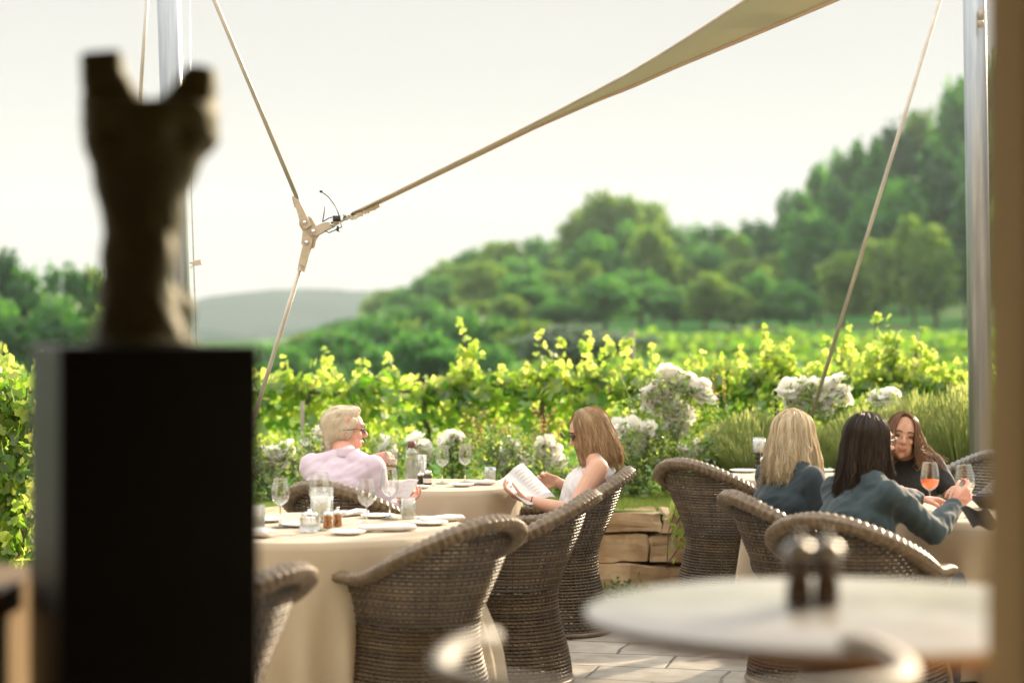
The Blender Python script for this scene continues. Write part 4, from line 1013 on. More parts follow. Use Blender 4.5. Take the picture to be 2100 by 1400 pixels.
# oak sideboard at the left
xs_ = P(48, 0, 3.75).x
o = thing('sideboard', 'honey coloured oak cabinet at the lower left corner behind the plinth', 'cabinet', (xs_ - .45, 3.75, 0))
MB().box((0, 0, 1.11), (.92, .42, .05)).build('top', 'oak', o, False)
MB().box((0, 0, .60), (.88, .38, .965)).build('carcass', 'oak', o, False)
for k in (-1, 1):
    d_ = MB().box((k * .215, -.199, .6), (.41, .016, .93)).build('door', 'oak', o, False); MB().tube([(k * .05, -.215, .55), (k * .05, -.215, .68)], .006, 8).build('handle', 'steel', d_)
    for s in (-1, 1): MB().tube([(k * .40, s * .15, 0), (k * .40, s * .15, .15)], .022, 10).build('leg', 'oak', o)
# plinth and torso
pc = P(290, 0, 3.62); yawp = math.radians(22)
o = thing('plinth', 'tall black square plinth carrying the torso sculpture', 'plinth', (pc.x, 3.62, 0), yawp)
tz = CH - 30 * 3.5 / F
q = MB().box((0, 0, tz / 2), (.35, .35, tz)).build('shaft', 'plinth', o, False); md = q.modifiers.new('b', 'BEVEL'); md.width = .006; md.segments = 3
q = MB().box((0, 0, .03), (.365, .365, .06)).build('foot', 'plinth', o, False)
# ------------------------------------------------------------------ remeshed solids (sculpture, bodies, clothes)
def remesh(b, voxel, name, m, parent, it=4, fac=.6, post=None):
    me = b.mesh('tmp'); ob = bpy.data.objects.new('tmp', me); C.objects.link(ob)
    r_ = ob.modifiers.new('r', 'REMESH'); r_.mode = 'VOXEL'; r_.voxel_size = voxel
    s_ = ob.modifiers.new('s', 'SMOOTH'); s_.factor = fac; s_.iterations = it
    bpy.context.view_layer.update(); dg = bpy.context.evaluated_depsgraph_get()
    out = bpy.data.meshes.new_from_object(ob.evaluated_get(dg)); bpy.data.objects.remove(ob); bpy.data.meshes.remove(me)
    out.name = name; out.polygons.foreach_set('use_smooth', [True] * len(out.polygons))
    if post:
        nr = [v.normal.copy() for v in out.vertices]
        for v, nn in zip(out.vertices, nr): v.co = post(v.co.copy(), nn)
        out.update()
    out.materials.clear(); out.materials.append(M[m]); o = bpy.data.objects.new(name, out); C.objects.link(o); o.parent = parent
    return o
tor = thing('torso_sculpture', 'dark headless torso sculpture with raised cut off arms on the black plinth', 'sculpture', (pc.x, 3.62, tz))
Ys = 3.62
def sx(u): return (u - 1050) * Ys / F - pc.x
def sz(v): return CH - (v - VH) * Ys / F - tz
outline = [(705, 186, 402), (690, 192, 396), (650, 200, 386), (600, 205, 374), (560, 206, 366), (520, 206, 376), (480, 212, 386), (440, 208, 392), (405, 199, 396), (370, 190, 416), (330, 183, 432), (295, 179, 440), (262, 178, 441), (235, 176, 442), (212, 178, 438)]
b = MB(); 
rows = []
for v, ul, ur in outline:
    x0, x1 = sx(ul - (9 if v < 330 else 1)), sx(ur + (9 if v < 330 else -16)); rows.append(((x0 + x1) / 2, (x1 - x0) / 2, sz(v)))
n_ = 28; vs = []; fs = []
for cx, w, z in rows:
    dpt = w * .62 + .012
    for k in range(n_):
        a = 2 * math.pi * k / n_; vs.append((cx + math.cos(a) * w, math.sin(a) * dpt, z))
for i in range(len(rows) - 1):
    for k in range(n_): fs.append((i * n_ + k, i * n_ + (k + 1) % n_, (i + 1) * n_ + (k + 1) % n_, (i + 1) * n_ + k))
fs.append(tuple(range(n_))[::-1]); fs.append(tuple((len(rows) - 1) * n_ + k for k in range(n_))); b.add(vs, fs)
b.cap((sx(218), 0, sz(250)), .048, (sx(205), 0, sz(150)), .031)
b.tube([(sx(215), 0, sz(190)), (sx(207), 0, sz(110))], [.042, .040], 16)
b.tube([(sx(400), 0, sz(230)), (sx(417), 0, sz(136))], [.046, .026], 16)
b.cap((sx(395), 0, sz(265)), .05, (sx(400), 0, sz(200)), .036)
b.ell((sx(300), -.02, sz(520)), (.06, .05, .09))
b.cap((sx(226), 0, sz(150)), .030, (sx(262), 0, sz(225)), .034); b.cap((sx(402), 0, sz(166)), .032, (sx(355), 0, sz(236)), .036)
b.ell((sx(310), .05, sz(640)), (.075, .05, .06))
def tp_(co, nn):
    d = (co - Vector((sx(310), -.075, sz(500)))).length; co += nn * (-.012 * math.exp(-(d / .018) ** 2))
    for uu in (245, 388):
        d = Vector((co.x - sx(uu), 0, co.z - sz(292))).length
        if co.y < 0: co += nn * (-.022 * math.exp(-(d / .024) ** 2))
    return co + nn * (.004 * noise.noise(co * 28) + .0015 * noise.noise(co * 90))
remesh(b, .006, 'torso_body', 'bronze', tor, 4, .5, tp_)
MB().lathe([(.10, 0), (.10, .006), (.085, .010), (0, .010)], 32, capb=True, c=(sx(295), 0, .001)).build('foot_disc', 'bronze', tor)

# high round table, pepper mills, white bar stool
bt = Vector((P(1752, 0, 3.5).x, 3.5, 1.11))
o = thing('high_table', 'round white high table close to the camera at the lower right', 'bar table', (bt.x, bt.y, 0))
MB().lathe([(0, 1.108), (.468, 1.108), (.474, 1.104), (.474, 1.100)], 72).build('tabletop', 'tabletop', o)
MB().lathe([(.474, 1.0995), (.474, 1.090), (.440, 1.078), (0, 1.078)], 72).build('edge_band', 'tabledge', o)
MB().lathe([(.26, 0), (.26, .015), (.05, .03), (.04, .06), (.04, .95), (.16, 1.04), (.17, 1.0775)], 28, capb=True).build('pedestal', 'ironblack', o)
MB().lathe([(.19, .30), (.20, .31), (.19, .32), (.18, .31), (.19, .30)], 32).build('foot_ring', 'ironblack', o)
for u, lb in ((1638, 'left one of the two dark pepper grinders on the high white table'), (1695, 'right one of the two dark pepper grinders on the high white table')):
    Y = 3.57; q = thing('pepper_grinder', lb, 'pepper grinder', ((u - 1050) * Y / F, Y, 1.1082), 0, 'pepper grinders on the high white table')
    MB().lathe([(.023, 0), (.024, .003), (.023, .03), (.019, .05), (.022, .078), (.0225, .084)], 24, capb=True, capt=True).build('body', 'pepper', q)
    MB().lathe([(.0215, .0842), (.030, .088), (.031, .094), (.028, .10), (.024, .108), (.012, .116), (.005, .118), (.0075, .124), (.006, .130), (0, .133)], 24, capb=True).build('cap', 'chrome', q) if False else MB().lathe([(.0235, .0842), (.030, .088), (.031, .094), (.028, .10), (.024, .108), (.012, .116), (.005, .118), (.0075, .124), (.006, .130), (0, .133)], 24, capb=True).build('cap', 'duller', q)
def bar_stool(label, loc, rz):
    o = thing('bar_stool', label, 'bar stool', loc, rz, 'white bar stools with hooped backs')
    pts = []
    for k in range(49):
        s = -1 + 2 * k / 48; a = s * rad(128); pts.append(Vector((.345 * math.sin(a), -.235 * math.cos(a), 1.098 + .022 * smooth(.6, 1, abs(s)))))
    MB().tube(pts, [.0185 if 1 < i < 47 else .015 for i in range(49)], 14, flat=.8).build('backrest_hoop', 'whiteplastic', o)
    def sh(a, b_):
        s = -1 + 2 * a; an = s * rad(95); k = lerp(.85, 1.0, b_); return Vector((.30 * math.sin(an) * k, -.21 * math.cos(an) * k, lerp(.80, 1.0, b_)))
    for k in range(3): 
        s = -.85 + .85 * k; an = s * rad(120); MB().tube([Vector((.20 * math.sin(an), -.15 * math.cos(an), .80)), Vector((.342 * math.sin(an), -.232 * math.cos(an), 1.09))], .006, 8).build('spindle', 'whiteplastic', o)
    MB().lathe([(0, .76), (.20, .762), (.21, .775), (.20, .79), (.1, .785), (0, .78)], 28).build('seat', 'whiteplastic', o)
    for sx_ in (-1, 1):
        for sy in (-1, 1): MB().tube([(sx_ * .13, sy * .13, .765), (sx_ * .22, sy * .22, 0)], .013, 10).build('leg', 'whiteplastic', o)
    for a0, a1 in (((-1, -1), (1, -1)), ((1, -1), (1, 1)), ((1, 1), (-1, 1)), ((-1, 1), (-1, -1))):
        MB().tube([(a0[0] * .187, a0[1] * .187, .28), (a1[0] * .187, a1[1] * .187, .28)], .009, 8).build('footrest', 'whiteplastic', o)
    return o
bar_stool('white bar stool with a curved back hoop in the lower middle foreground', (P(1378, 0, 2.95).x, 2.96, 0), yaw_of(.05, 1))
# ------------------------------------------------------------------ people
def hand(b, wrist, d, nrm, curl, side, s=1.0, spread=.10, thumb=.9):
    """palm from wrist along d; nrm = palm normal (palm side); side=+1 if the thumb lies towards d x nrm"""
    d = d.normalized(); nrm = (nrm - d * nrm.dot(d)).normalized(); lat = d.cross(nrm) * side
    kn = []
    for i, (o_, ln) in enumerate(((.030, .088), (.011, .092), (-.009, .088), (-.027, .080))):
        p1 = wrist + lat * o_ * s + d * ln * s; kn.append(p1)
        b.cap(wrist + lat * o_ * .7 * s + d * .012 * s, .0135 * s, p1, .0108 * s, 10)
    b.cap(wrist + lat * .015 * s + d * .03 * s, .015 * s, wrist + lat * -.012 * s + d * .06 * s, .014 * s, 10)
    for i, (p, L_) in enumerate(zip(kn, ((.042, .026, .021), (.046, .030, .023), (.043, .028, .022), (.034, .022, .019)))):
        dd = (d + lat * spread * (1.5 - i) * .6).normalized(); nn = nrm; rr_ = .0092 * s
        for j, l_ in enumerate(L_):
            a = curl[j] * (1 + .12 * i); dn = (dd * math.cos(a) + nn * math.sin(a)).normalized(); nn = (nn * math.cos(a) - dd * math.sin(a)).normalized(); dd = dn
            q = p + dd * l_ * s; b.cap(p, rr_, q, rr_ * .9, 8); p = q; rr_ *= .9
    p = wrist + lat * .022 * s + d * .02 * s; t1 = p + (lat * .55 + d * .75 + nrm * .35 * thumb).normalized() * .045 * s; b.cap(p, .0145 * s, t1, .0105 * s, 8)
    t2 = t1 + (lat * .15 + d * .85 + nrm * .6 * thumb).normalized() * .032 * s; b.cap(t1, .0105 * s, t2, .0092 * s, 8)
    t3 = t2 + (d * .8 + nrm * .65 * thumb - lat * .15).normalized() * .026 * s; b.cap(t2, .0092 * s, t3, .008 * s, 8)
def ik(a, c, l1, l2, pole):
    v = c - a; L_ = min(v.length, (l1 + l2) * .999); v = v.normalized(); c2 = a + v * L_
    k = (l1 * l1 - l2 * l2 + L_ * L_) / (2 * L_); h = math.sqrt(max(0, l1 * l1 - k * k)); pp = (pole - v * pole.dot(v)).normalized()
    return a + v * k + pp * h, c2
def head_prims(b, Hm, male=False):
    R = Hm.to_3x3()
    def T(*p): return Hm @ Vector(p)
    E = lambda c, r, n=16, m=12: b.ell(T(*c), r, n, m, R)
    E((0, -.014, .036), (.074, .094, .082)); E((0, .018, -.030), (.059, .068, .085)); E((0, .030, .03), (.062, .062, .062))
    b.cap(T(0, .05, -.088), .022, T(0, .056, -.094), .019); E((.028, .045, -.058), (.03, .035, .04)); E((-.028, .045, -.058), (.03, .035, .04))
    b.cap(T(0, .086, .016), .008, T(0, .106, -.022), .0115, 10); E((.010, .095, -.026), (.008, .010, .007)); E((-.010, .095, -.026), (.008, .010, .007))
    E((0, .084, -.052), (.021, .010, .0065)); E((0, .082, -.063), (.018, .010, .0065)); E((0, .078, .032), (.048, .016, .010)); E((.034, .062, -.02), (.022, .02, .02)); E((-.034, .062, -.02), (.022, .02, .02))
    for s in (-1, 1): E((s * .073, -.006, -.006), (.008, .015, .027), 10, 8)
    b.cap(T(.03, .0, -.085), .022, T(.015, .04, -.09), .02); b.cap(T(-.03, .0, -.085), .022, T(-.015, .04, -.09), .02)
def wrinkle(amp, sc):
    def f(co, nn):
        d = co.x * .6 + co.y * .3 - co.z; w1 = noise.noise(Vector((co.x * sc * .5, co.y * sc * .5, d * sc * 1.6))); w2 = noise.noise(Vector((co.x * sc * 2.4, co.y * sc * 2.4, co.z * sc * .8)))
        return co + nn * (-amp * .75 * abs(w1) * 1.6 + amp * .45 * w2)
    return f
def torso(b, J, k=0):
    pv, ch, nk, shL, shR = J['pelvis'], J['chest'], J['neck'], J['shL'], J['shR']; w = J.get('w', 1)
    lat = (shR - shL).normalized()
    b.cap(pv - lat * .085 * w, .115 * w + k, pv + lat * .085 * w, .115 * w + k, 18)
    mid = pv.lerp(ch, .5); fr = J['fwd']; q_ = J.get('cut', 1)
    b.cap(mid - lat * .055 * w + fr * .01, .105 * w + k, mid + lat * .055 * w + fr * .01, .105 * w + k, 18)
    b.cap(pv, .13 * w + k, ch, .13 * w + k, 18)
    b.cap(ch - lat * .075 * w, .105 * w + k, ch + lat * .075 * w, .105 * w + k, 18)
    (q_ > .9) and (b.cap(ch.lerp(shL, .35), .095 * w + k, shL - Vector((0, 0, .01)), .055 * w + k, 16), b.cap(ch.lerp(shR, .35), .095 * w + k, shR - Vector((0, 0, .01)), .055 * w + k, 16))
    tr = (shL + shR) / 2; b.cap(tr + (shL - tr) * .8 * q_, .05 * w + k, nk - Vector((0, 0, .02)), .05 + k, 14); b.cap(tr + (shR - tr) * .8 * q_, .05 * w + k, nk - Vector((0, 0, .02)), .05 + k, 14)
    b.cap(mid, .12 * w + k, tr - Vector((0, 0, .06)), .10 * w + k, 16)
def arm(b, a, e, wv, r, k=0, f0=0, f1=2.0):
    """f runs 0..1 upper arm, 1..2 forearm"""
    pts = []
    for f, p, rr_ in ((0, a, r[0]), (.35, a.lerp(e, .35), r[0] * .98), (1, e, r[1]), (1.3, e.lerp(wv, .3), r[1] * 1.04), (2, wv, r[2])): pts.append((f, p, rr_ + k))
    for (fa, pa, ra), (fb, pb, rb) in zip(pts, pts[1:]):
        if fa >= f1: break
        if fb > f1: t = (f1 - fa) / (fb - fa); pb = pa.lerp(pb, t); rb = lerp(ra, rb, t)
        b.cap(pa, ra, pb, rb, 14)
def person(label, loc, rz, spec):
    o = thing('person', label, 'person', loc, rz)
    Wm = Matrix.Translation(Vector(loc)) @ Matrix.Rotation(rz, 4, 'Z'); Wi = Wm.inverted(); WR = Matrix.Rotation(-rz, 3, 'Z')
    def Lc(p): return Wi @ Vector(p)
    J = {}; w = spec.get('w', 1)
    J['w'] = w; J['pelvis'] = Vector(spec.get('pelvis', (0, -.02, .53))); J['chest'] = Vector(spec['chest']); J['neck'] = Vector(spec['neck'])
    ty = spec.get('twist', 0); lat = Vector((math.cos(ty), math.sin(ty), 0)); J['fwd'] = Vector((-math.sin(ty), math.cos(ty), 0))
    sc = spec.get('shoulder', J['neck'] - Vector((0, 0, .075))); sc = Vector(sc); sw = spec.get('sw', .165)
    J['shL'] = sc - lat * sw; J['shR'] = sc + lat * sw
    hp = Lc(spec['head']); f = WR @ Vector(spec['face']); f.normalize()
    upv = Vector((0, 0, 1)); rt = f.cross(upv).normalized(); up2 = rt.cross(f).normalized()
    roll = spec.get('roll', 0); Rm = Matrix((rt, f, up2)).transposed() @ Matrix.Rotation(roll, 3, 'Y'); Hm = Matrix.Translation(hp) @ Rm.to_4x4()
    hs_ = spec.get('hs', 1.0); Hm = Hm @ Matrix.Scale(hs_, 4)
    r = spec.get('arm_r', (.048, .037, .024))
    B = MB(); head_prims(B, Hm); nb = Hm @ Vector((0, -.025, -.06)); B.cap(nb, .054, J['neck'] - Vector((0, 0, .03)), .058, 16)
    torso(B, J, -.008)
    arms = {}
    for sd in 'LR':
        a = J['sh' + sd]; h = spec['hand' + sd]; wt = Lc(h['w']); e, wt = ik(a, wt, spec.get('ua', .28), spec.get('fa', .25), WR @ Vector(h.get('pole', (0, 0, -1)))); arms[sd] = (a, e, wt)
        arm(B, a, e, wt, r); dv = WR @ Vector(h['d']); hand(B, wt, dv, WR @ Vector(h['n']), h['curl'], h.get('side', 1), h.get('s', 1.0), thumb=h.get('thumb', .9))
    legs = {}
    for sd, sg in (('L', -1), ('R', 1)):
        hip = J['pelvis'] + Vector((sg * .09, .02, 0)); kn = Vector((sg * .11, .42, .50)); ft = Vector((sg * .12, .40, .09))
        B.cap(hip, .085, kn, .055, 14); B.cap(kn, .054, ft, .036, 12); B.cap(ft - Vector((0, .02, .05)), .032, ft + Vector((0, .15, -.06)), .026, 10); legs[sd] = (hip, kn, ft)
    body = remesh(B, .0052, 'body', spec.get('skin', 'skin'), o, 3, .5)
    # top garment
    k = spec.get('cloth', .012); T_ = MB(); J['cut'] = .62 * .8 if spec['sleeve'] == 0 else 1; torso(T_, J, k - .004); J['cut'] = 1
    for sd in 'LR': a, e, wt = arms[sd]; sl = spec['sleeve']; sl = sl[sd] if isinstance(sl, dict) else sl
    for sd in 'LR':
        a, e, wt = arms[sd]; sl = spec['sleeve']; sl = sl[sd] if isinstance(sl, dict) else sl
        if sl > 0: arm(T_, a, e, wt, r, k, 0, sl)
    top = remesh(T_, .0075, spec['garment'], spec['mat'], o, 4, .6, wrinkle(spec.get('wr', .007), 13))
    if spec.get('collar'):
        c0 = J['neck'] + Vector((0, 0, .0)); cb_ = MB()
        cb_.grid(lambda a_, b_: c0 + Vector((math.sin(a_ * 5.4 - 2.7) * lerp(.066, .058, b_), -math.cos(a_ * 5.4 - 2.7) * lerp(.068, .060, b_), lerp(-.015, .022, b_))), 26, 4); cb_.build('collar', spec['mat'], top)
    # trousers
    T_ = MB(); T_.cap(J['pelvis'] - Vector((.085, 0, 0)), .122 * w, J['pelvis'] + Vector((.085, 0, 0)), .122 * w, 16)
    for hip, kn, ft in legs.values(): T_.cap(hip, .10, kn, .072, 14); T_.cap(kn, .07, ft, .055, 12)
    remesh(T_, .009, 'trousers', spec['legs'], o, 4, .6, wrinkle(.008, 12))
    sh_ = MB()
    for hip, kn, ft in legs.values(): sh_.cap(ft - Vector((0, .03, .055)), .036, ft + Vector((0, .15, -.058)), .031, 12)
    sh_.build('shoes', 'ironblack', o)
    # face details
    def T(*p): return Hm @ Vector(p)
    R3 = Hm.to_3x3()
    for s in (-1, 1):
        MB().ell(T(s * .031, .0775, .010), (.0135, .006, .0065), 12, 8, Rm).build('eye', 'eye', o)
        MB().tube([T(s * .014, .094, .032), T(s * .032, .092, .037), T(s * .05, .078, .031)], [.0025, .0035, .002], 6).build('eyebrow', spec.get('browmat', 'brow'), o)
    lp = MB(); lp.ell(T(0, .0885, -.0545), (.024, .0065, .0032), 12, 8, Rm); lp.ell(T(0, .0865, -.0610), (.021, .0065, .0036), 12, 8, Rm); lp.build('lips', 'lips', o)
    g = spec.get('glasses')
    if g:
        gb = MB(); 
        for s in (-1, 1):
            gb.tube([T(s * .068, .07, .014), T(s * .076, .03, .013), T(s * .078, -.02, .008)], .0024 if g == 'frame' else .0032, 6)
            gb.tube([T(s * (.033 + .026 * math.cos(t * .524)), .098 - .012 * math.cos(t * .524) ** 2, .008 + .019 * math.sin(t * .524)) for t in range(13)], .0022, 6)
        gb.tube([T(-.009, .102, .012), T(.009, .102, .012)], .002, 6); fr_ = gb.build('spectacles', 'frame', o)
        lb_ = MB()
        for s in (-1, 1): lb_.ell(T(s * .033, .096, .008), (.026, .002, .019), 14, 6, Rm)
        lb_.build('lens', 'shades' if g == 'sun' else 'glass', fr_)
    return o, J, Hm, arms, Wi
def strands(o, Hm, n, seed, m, length, fmin=1.0, part=0, wid=.0035, flare=0, tipj=.03, fly=0, world_down=True, wisp=None, rad_=(.084, .106, .094), back=0, cut=None):
    r = random.Random(seed); b = MB(); Hr = Hm.to_3x3().normalized(); c = Hm @ Vector((0, -.012, .030)); s_ = Hm.to_scale().x
    for i in range(n):
        phi = r.uniform(fmin, 2 * math.pi - fmin); lay = r.random() ** .6; k = (.93 + .11 * lay + (.05 if i % 25 == 0 else 0)) * s_; fy = 3 if i % 25 == 0 else 1
        a, bb, cc = rad_[0] * k, rad_[1] * k, rad_[2] * k; pts = []
        side = 1 if math.sin(phi) > 0 else -1
        y0 = .055 * math.cos(phi) ; x0 = part
        thm = rad(92 + r.uniform(-6, 10))
        for j in range(9):
            t = j / 8; th_ = t * thm; q = Vector((a * math.sin(th_) * math.sin(phi), bb * math.sin(th_) * math.cos(phi), cc * math.cos(th_)))
            st_ = Vector((x0, y0, cc * (1 - .5 * (y0 / .1) ** 2))); w_ = smooth(0, .45, t); q = st_.lerp(q, w_) if t < .45 else q
            q *= 1 + .015 * math.sin(phi * 23 + i); pts.append(c + Hr @ q)
        # fall
        p0 = pts[-1]; out = (p0 - c); out.z = 0; out.normalize(); L_ = length * r.uniform(1 - tipj * 3, 1 + tipj); m_ = 8
        lat_ = Vector((-out.y, out.x, 0)) * (math.sin(phi * 9 + seed) * .014 + math.sin(phi * 31) * .006); ph_ = r.uniform(0, 6.28)
        for j in range(1, m_ + 1):
            t = j / m_; q = p0 + Vector((0, 0, -L_ * t)) + out * (flare * t * (1 + .5 * math.sin(phi * 13)) + .006 * math.sin(3.14 * t)) + lat_ * t + Vector((-out.y, out.x, 0)) * .004 * math.sin(ph_ + 5 * t) + Vector((r.gauss(0, fly * t), r.gauss(0, fly * t), 0)) * fy
            q += (Hr @ Vector((0, -back * t, 0))); pts.append(q)
        w2 = wid * r.uniform(.6, 1.2); b.tube(pts, [w2 * (.6 if j == 0 else 1 if j < 13 else .8 - .12 * (j - 13)) for j in range(len(pts))], 4, flat=.5)
    for w_ in (wisp or []): b.tube([Hm @ Vector(q) for q in w_[0]], w_[1], 4)
    return b.build('hair', m, o)
def w_(v): return Vector(v)
# --- man in pink shirt
hm = P(707, 884, 10.3)
M['hair_grey'] = clothmat('silver_hair', (.80, .71, .54), (.65, .56, .40), .3); M['hair_honey'] = hairmat('honey_hair', (.36, .23, .12), (.80, .60, .36), (.75, .52, .28))
M['hair_blonde'] = hairmat('blonde_hair', (.74, .61, .40), (.96, .90, .72), (.92, .80, .55)); M['hair_dark'] = hairmat('dark_brown_hair', (.020, .011, .006), (.06, .032, .018), (.12, .05, .02)); M['hair_brown'] = hairmat('brown_hair', (.10, .055, .028), (.42, .26, .14), (.75, .46, .22))
loc = (P(712, 0, 10.25).x, 10.22, 0); rz = yaw_of(.45, .89)
o, J, Hm, arms, Wi = person('man with combed back silver hair and glasses in a pale pink shirt, raising a glass', loc, rz, dict(
    chest=(0, -.06, .78), neck=(.02, -.02, .975), shoulder=(0, -.045, .905), sw=.185, w=1.08, head=hm, face=(1, .22, .0), hs=1.06, skin='skin_red',
    handL=dict(w=P(762, 943, 10.55), d=(1, .05, .14), n=(.1, .9, -.2), curl=(.7, .8, .6), side=-1, pole=(-.2, .5, -1), s=1.0), handR=dict(w=P(806, 1030, 10.3), d=(1, .2, .1), n=(0, 0, 1), curl=(.4, .6, .4), side=1, pole=(.1, -.6, -1)),
    sleeve=dict(L=1.75, R=1.9), garment='shirt', mat='pinkshirt', legs='grey_trouser', glasses='frame', collar=True, wr=.006, arm_r=(.054, .042, .027), browmat='hair_grey'))
hb = MB(); Rh = Hm.to_3x3().normalized()
def HT(*p): return Hm @ Vector(p)
hb.ell(HT(0, -.030, .042), (.080, .094, .086), 20, 14, Rh); hb.ell(HT(0, -.055, .0), (.072, .058, .076), 18, 12, Rh); hb.cap(HT(0, -.06, -.05), .045, HT(0, -.055, -.085), .035); hb.cap(HT(0, -.03, .088), .044, HT(.0, .045, .098), .028); hb.cap(HT(.03, -.03, .078), .042, HT(.026, .045, .088), .026); hb.cap(HT(-.03, -.03, .078), .042, HT(-.026, .045, .088), .026); hb.cap(HT(-.02, .058, .100), .020, HT(.02, .058, .102), .020)
for s in (-1, 1): hb.cap(HT(s * .060, .035, .05), .022, HT(s * .068, .022, .0), .009); hb.ell(HT(s * .057, -.014, .004), (.025, .052, .052), 12, 8, Rh)
hair = remesh(hb, .004, 'hair', 'hair_grey', o, 14, .6, lambda co, nn: co + nn * .0007 * math.sin(noise.noise(co * 30) * 6 + (Hm.inverted() @ co).x * 900))
sb = MB(); r = random.Random(3); vv = hair.data.vertices; fw = Rh @ Vector((0, 1, 0)); rtv = Rh @ Vector((1, 0, 0)); hc = HT(0, -.02, .03)
for i in range(800):
    v_ = vv[r.randrange(len(vv))]; n0 = v_.normal.copy(); sdw = abs((v_.co - hc).dot(rtv)) / .08
    d0 = -fw + Vector((0, 0, -1)) * (.25 + 1.0 * sdw * r.uniform(.3, 1)) + rtv * r.gauss(0, .15); d0 = (d0 - n0 * d0.dot(n0)).normalized(); L0 = r.uniform(.025, .05)
    sb.tube([v_.co - n0 * .001, v_.co + d0 * L0 * .5 + n0 * .0016, v_.co + d0 * L0 + n0 * r.uniform(-.002, .002)], [.0009, .0009, .0004], 3)
sb.build('combed_strands', 'hair_grey', hair)
# held glass
q = thing('stemless_glass', 'tilted glass held up in the man\'s hand', 'glass', P(803, 938, 10.52)); q.rotation_euler = (0, rad(-14), 0)
MB().lathe([(.0, -.036), (.022, -.036), (.031, -.015), (.034, .0), (.031, .025), (.026, .042)], 24).build('bowl', 'glass', q); MB().lathe([(0, -.034), (.021, -.034), (.030, -.016), (0, -.016)], 20).build('water', 'white_wine', q)
MB().tube([(.026 * math.cos(.2244 * k), .026 * math.sin(.2244 * k), .042) for k in range(29)], .0008, 6).build('rim', 'stemglass', q)
def booklet(label, pts, Y, group='open menus'):
    """pts: pixel+depth corners: spine top, spine bottom, left outer bottom/top, right outer top/bottom"""
    (s0, s1, l0, l1, r0, r1) = [P(*p) for p in pts]; o = thing('menu', label, 'menu', s0, 0, group)
    for nm, a, b_, c, d in (('left_page', s0, s1, l0, l1), ('right_page', s0, s1, r0, r1)):
        f = lambda u, v, a=a, b_=b_, c=c, d=d: a.lerp(b_, v).lerp(c.lerp(d, v), u) - s0 + (b_ - a).cross(c - a).normalized() * .012 * math.sin(u * 3.14)
        pg = MB().grid(f, 10, 4); nn = (b_ - a).cross(c - a).normalized(); pg.grid(lambda u, v: f(u, v) - nn * .003, 10, 4); p_ = pg.build(nm, 'paper', o)
        ib = MB()
        for i in range(9):
            v0 = .12 + i * .085; sgn = 1 if nn.dot(Vector((0, -1, .3))) > 0 else -1
            for v_ in (v0,): ib.grid(lambda u, v: f(.15 + u * (.7 - .2 * (i % 3)), v_ + v * .012) + nn * sgn * .0016, 6, 1)
        ib.build('printed_lines', 'ink', p_)
    return o
# man's menu on his lap
booklet('pale menu low in the man\'s right hand', [(826, 986, 10.2), (800, 1024, 10.14), (800, 984, 10.36), (775, 1016, 10.3), (858, 983, 10.12), (838, 1020, 10.06)], 10.3)
# --- reading woman
hw_ = P(1205, 886, 10.75); loc = (P(1178, 0, 10.72).x, 10.72, 0); rz = yaw_of(-1, .03)
o, J, Hm, arms, Wi = person('woman with long honey blonde hair and sunglasses in a white sleeveless top reading a menu', loc, rz, dict(
    chest=(0, -.07, .74), neck=(0, -.085, .955), shoulder=(0, -.125, .87), sw=.155, w=1.0, head=hw_, face=(-1, -.08, -.42), skin='skin', hs=.98,
    handL=dict(w=P(1082, 1026, 10.50), d=(-1, 0.1, .35), n=(.2, .35, .9), curl=(.35, .6, .5), side=-1, pole=(.5, -.5, -1)), handR=dict(w=P(1145, 988, 10.95), d=(-1, -.15, .25), n=(-.1, -.9, -.1), curl=(.5, .7, .5), side=-1, pole=(.4, .6, -1)),
    sleeve=.0, garment='sleeveless_top', mat='whitetop', legs='beige', glasses='sun', wr=.005, arm_r=(.056, .041, .027)))
strands(o, Hm, 1500, 5, 'hair_honey', .26, fmin=.85, wid=.0026, flare=.012, tipj=.06, back=.07, fly=.006, rad_=(.092, .120, .100), wisp=[([(r.uniform(-.03, .03), .06, .10), (r.uniform(-.03, .03), .10 + .02 * r.random(), .085 + .03 * r.random()), (r.uniform(-.03, .03), .115 + .02 * r.random(), .05 + .03 * r.random())], .0006) for _ in range(16)])
wb = MB(); a_, e_, w2 = arms['L']; dd = (w2 - e_).normalized(); p0 = w2 - dd * .025
wb.tube([p0 - dd * .006, p0 + dd * .006], .029, 14); wb.build('wristwatch', 'ironblack', o)
booklet('large white menu held open by the reading woman', [(1043, 970, 10.72), (1108, 1026, 10.52), (1019, 986, 10.55), (1080, 1034, 10.38), (1072, 949, 10.85), (1140, 1019, 10.66)], 10.6)
# --- blonde woman from behind
loc = (P(1622, 0, 9.3).x, 9.28, 0); rz = yaw_of(.85, .5)
o, J, Hm, arms, Wi = person('woman with long blonde hair in a dark teal tee seen from behind', loc, rz, dict(
    chest=(0, -.03, .78), neck=(0, .0, 1.01), shoulder=(0, -.01, .915), sw=.165, w=1.05, head=P(1628, 898, 9.32), face=(.62, .78, -.05), skin='skin',
    handL=dict(w=(1.62, 9.62, .80), d=(1, .1, -.05), n=(0, 0, -1), curl=(.3, .3, .2), side=-1, pole=(-.2, .4, -1)), handR=dict(w=(1.62, 9.25, .76), d=(1, .2, 0), n=(0, 0, -1), curl=(.3, .3, .2), side=1, pole=(-.2, -.5, -1)),
    sleeve=.62, garment='tee_shirt', mat='navy', legs='beige', wr=.007, arm_r=(.054, .042, .027)))
strands(o, Hm, 1900, 7, 'hair_blonde', .24, fmin=.9, wid=.0024, flare=.03, tipj=.08, rad_=(.096, .112, .102), fly=.006)
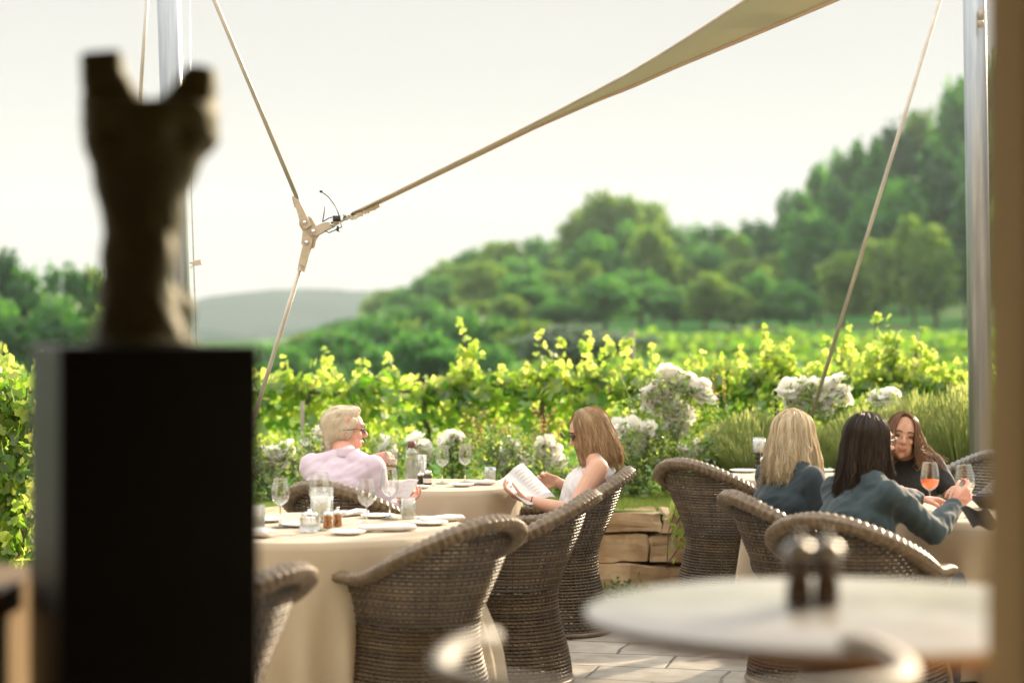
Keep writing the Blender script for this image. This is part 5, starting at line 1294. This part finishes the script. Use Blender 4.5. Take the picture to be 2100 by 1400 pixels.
# --- dark haired woman in denim
loc = (P(1760, 0, 8.6).x, 8.55, 0); rz = yaw_of(.85, .52)
GL = P(1984, 1018, 8.85)
o, J, Hm, arms, Wi = person('woman with long dark brown hair in a dark denim jacket reaching for her glass', loc, rz, dict(
    chest=(0, -.02, .77), neck=(0.0, .03, .995), shoulder=(0, .01, .905), sw=.17, w=1.05, head=P(1786, 907, 8.62), face=(.93, .36, -.03), skin='skin_red',
    handL=dict(w=(2.05, 9.2, .80), d=(1, .1, 0), n=(0, 0, -1), curl=(.4, .4, .3), side=-1, pole=(-.1, .3, -1)), handR=dict(w=P(1958, 1036, 8.72), d=(.80, .35, .62), n=(-.4, .9, .1), curl=(.5, .75, .6), side=1, pole=(.1, -.5, -1)),
    sleeve=1.93, garment='denim_jacket', mat='denim', legs='grey_trouser', glasses='frame', wr=.009, cloth=.016, arm_r=(.052, .042, .027), ua=.29, fa=.26))
strands(o, Hm, 1700, 9, 'hair_dark', .36, fmin=1.1, wid=.0028, flare=.022, tipj=.06, rad_=(.092, .112, .098), back=.02, fly=.008)
q = wine_glass('wine glass held by the dark haired woman in denim', 'glasses on the right hand table', 'white_wine'); q.location = P(1985, 1062, 8.82); q.scale = (1.12,) * 3; q.rotation_euler = (rad(-3), rad(-4), 0)
ck = thing('dark_napkin', 'black cloth napkin hanging over the table edge below the denim cuff', 'napkin', P(1985, 1062, 8.62))
ck['category'] = 'napkin'
MB().grid(lambda u, v: Vector((-.035 + .11 * u + .05 * v, -.012 + .01 * math.sin(u * 6) - .02 * v, .045 - v * .085 + .01 * math.sin(u * 7))), 14, 10).build('cloth', 'black', ck)
# --- facing woman
loc = (P(1862, 0, 10.4).x, 10.5, 0); rz = yaw_of(.0, -1)
o, J, Hm, arms, Wi = person('woman with brown wind blown hair and a black top facing the camera', loc, rz, dict(
    chest=(0, .02, .76), neck=(0, .03, .985), shoulder=(0, .02, .90), sw=.15, w=.95, head=P(1851, 895, 10.35), face=(-.10, -1, -.03), roll=-.16, skin='skin_tan', hs=.98,
    handL=dict(w=(2.30, 10.15, .80), d=(-.5, -.8, 0), n=(0, 0, -1), curl=(.3, .3, .2), side=-1, pole=(.4, 0, -1)), handR=dict(w=(1.95, 10.0, .80), d=(.4, -.9, 0), n=(0, 0, -1), curl=(.3, .3, .2), side=1, pole=(-.4, 0, -1)),
    sleeve=.5, garment='black_top', mat='black', legs='grey_trouser', wr=.005, arm_r=(.046, .036, .024)))
rr2 = random.Random(8)
strands(o, Hm, 1300, 11, 'hair_brown', .16, fmin=.68, part=.012, wid=.0024, flare=.025, tipj=.12, fly=.012, rad_=(.086, .108, .098),
        wisp=[([(-.06, .02, .06), (-.09 - .01 * rr2.random(), .0, rr2.uniform(.0, .04)), (-.14, .01, rr2.uniform(-.06, -.02)), (rr2.uniform(-.26, -.19), .02, rr2.uniform(-.14, -.07))], .0011) for _ in range(26)])

# ------------------------------------------------------------------ haze: a closed box of faint air round the whole place
hz = MB().box((0, 1080, 72), (4800, 2380, 172)).build('haze', M['plaster'], smooth=False)
m, n, o_ = newmat('hazy_air'); pv_ = n.nodes.new('ShaderNodeVolumePrincipled'); pv_.inputs['Color'].default_value = (.78, .88, .92, 1)
pv_.inputs['Density'].default_value = .00042; pv_.inputs['Anisotropy'].default_value = .1
n.links.new(pv_.outputs[0], o_.inputs['Volume']); hz.data.materials.clear(); hz.data.materials.append(m); tag(hz, kind='stuff')
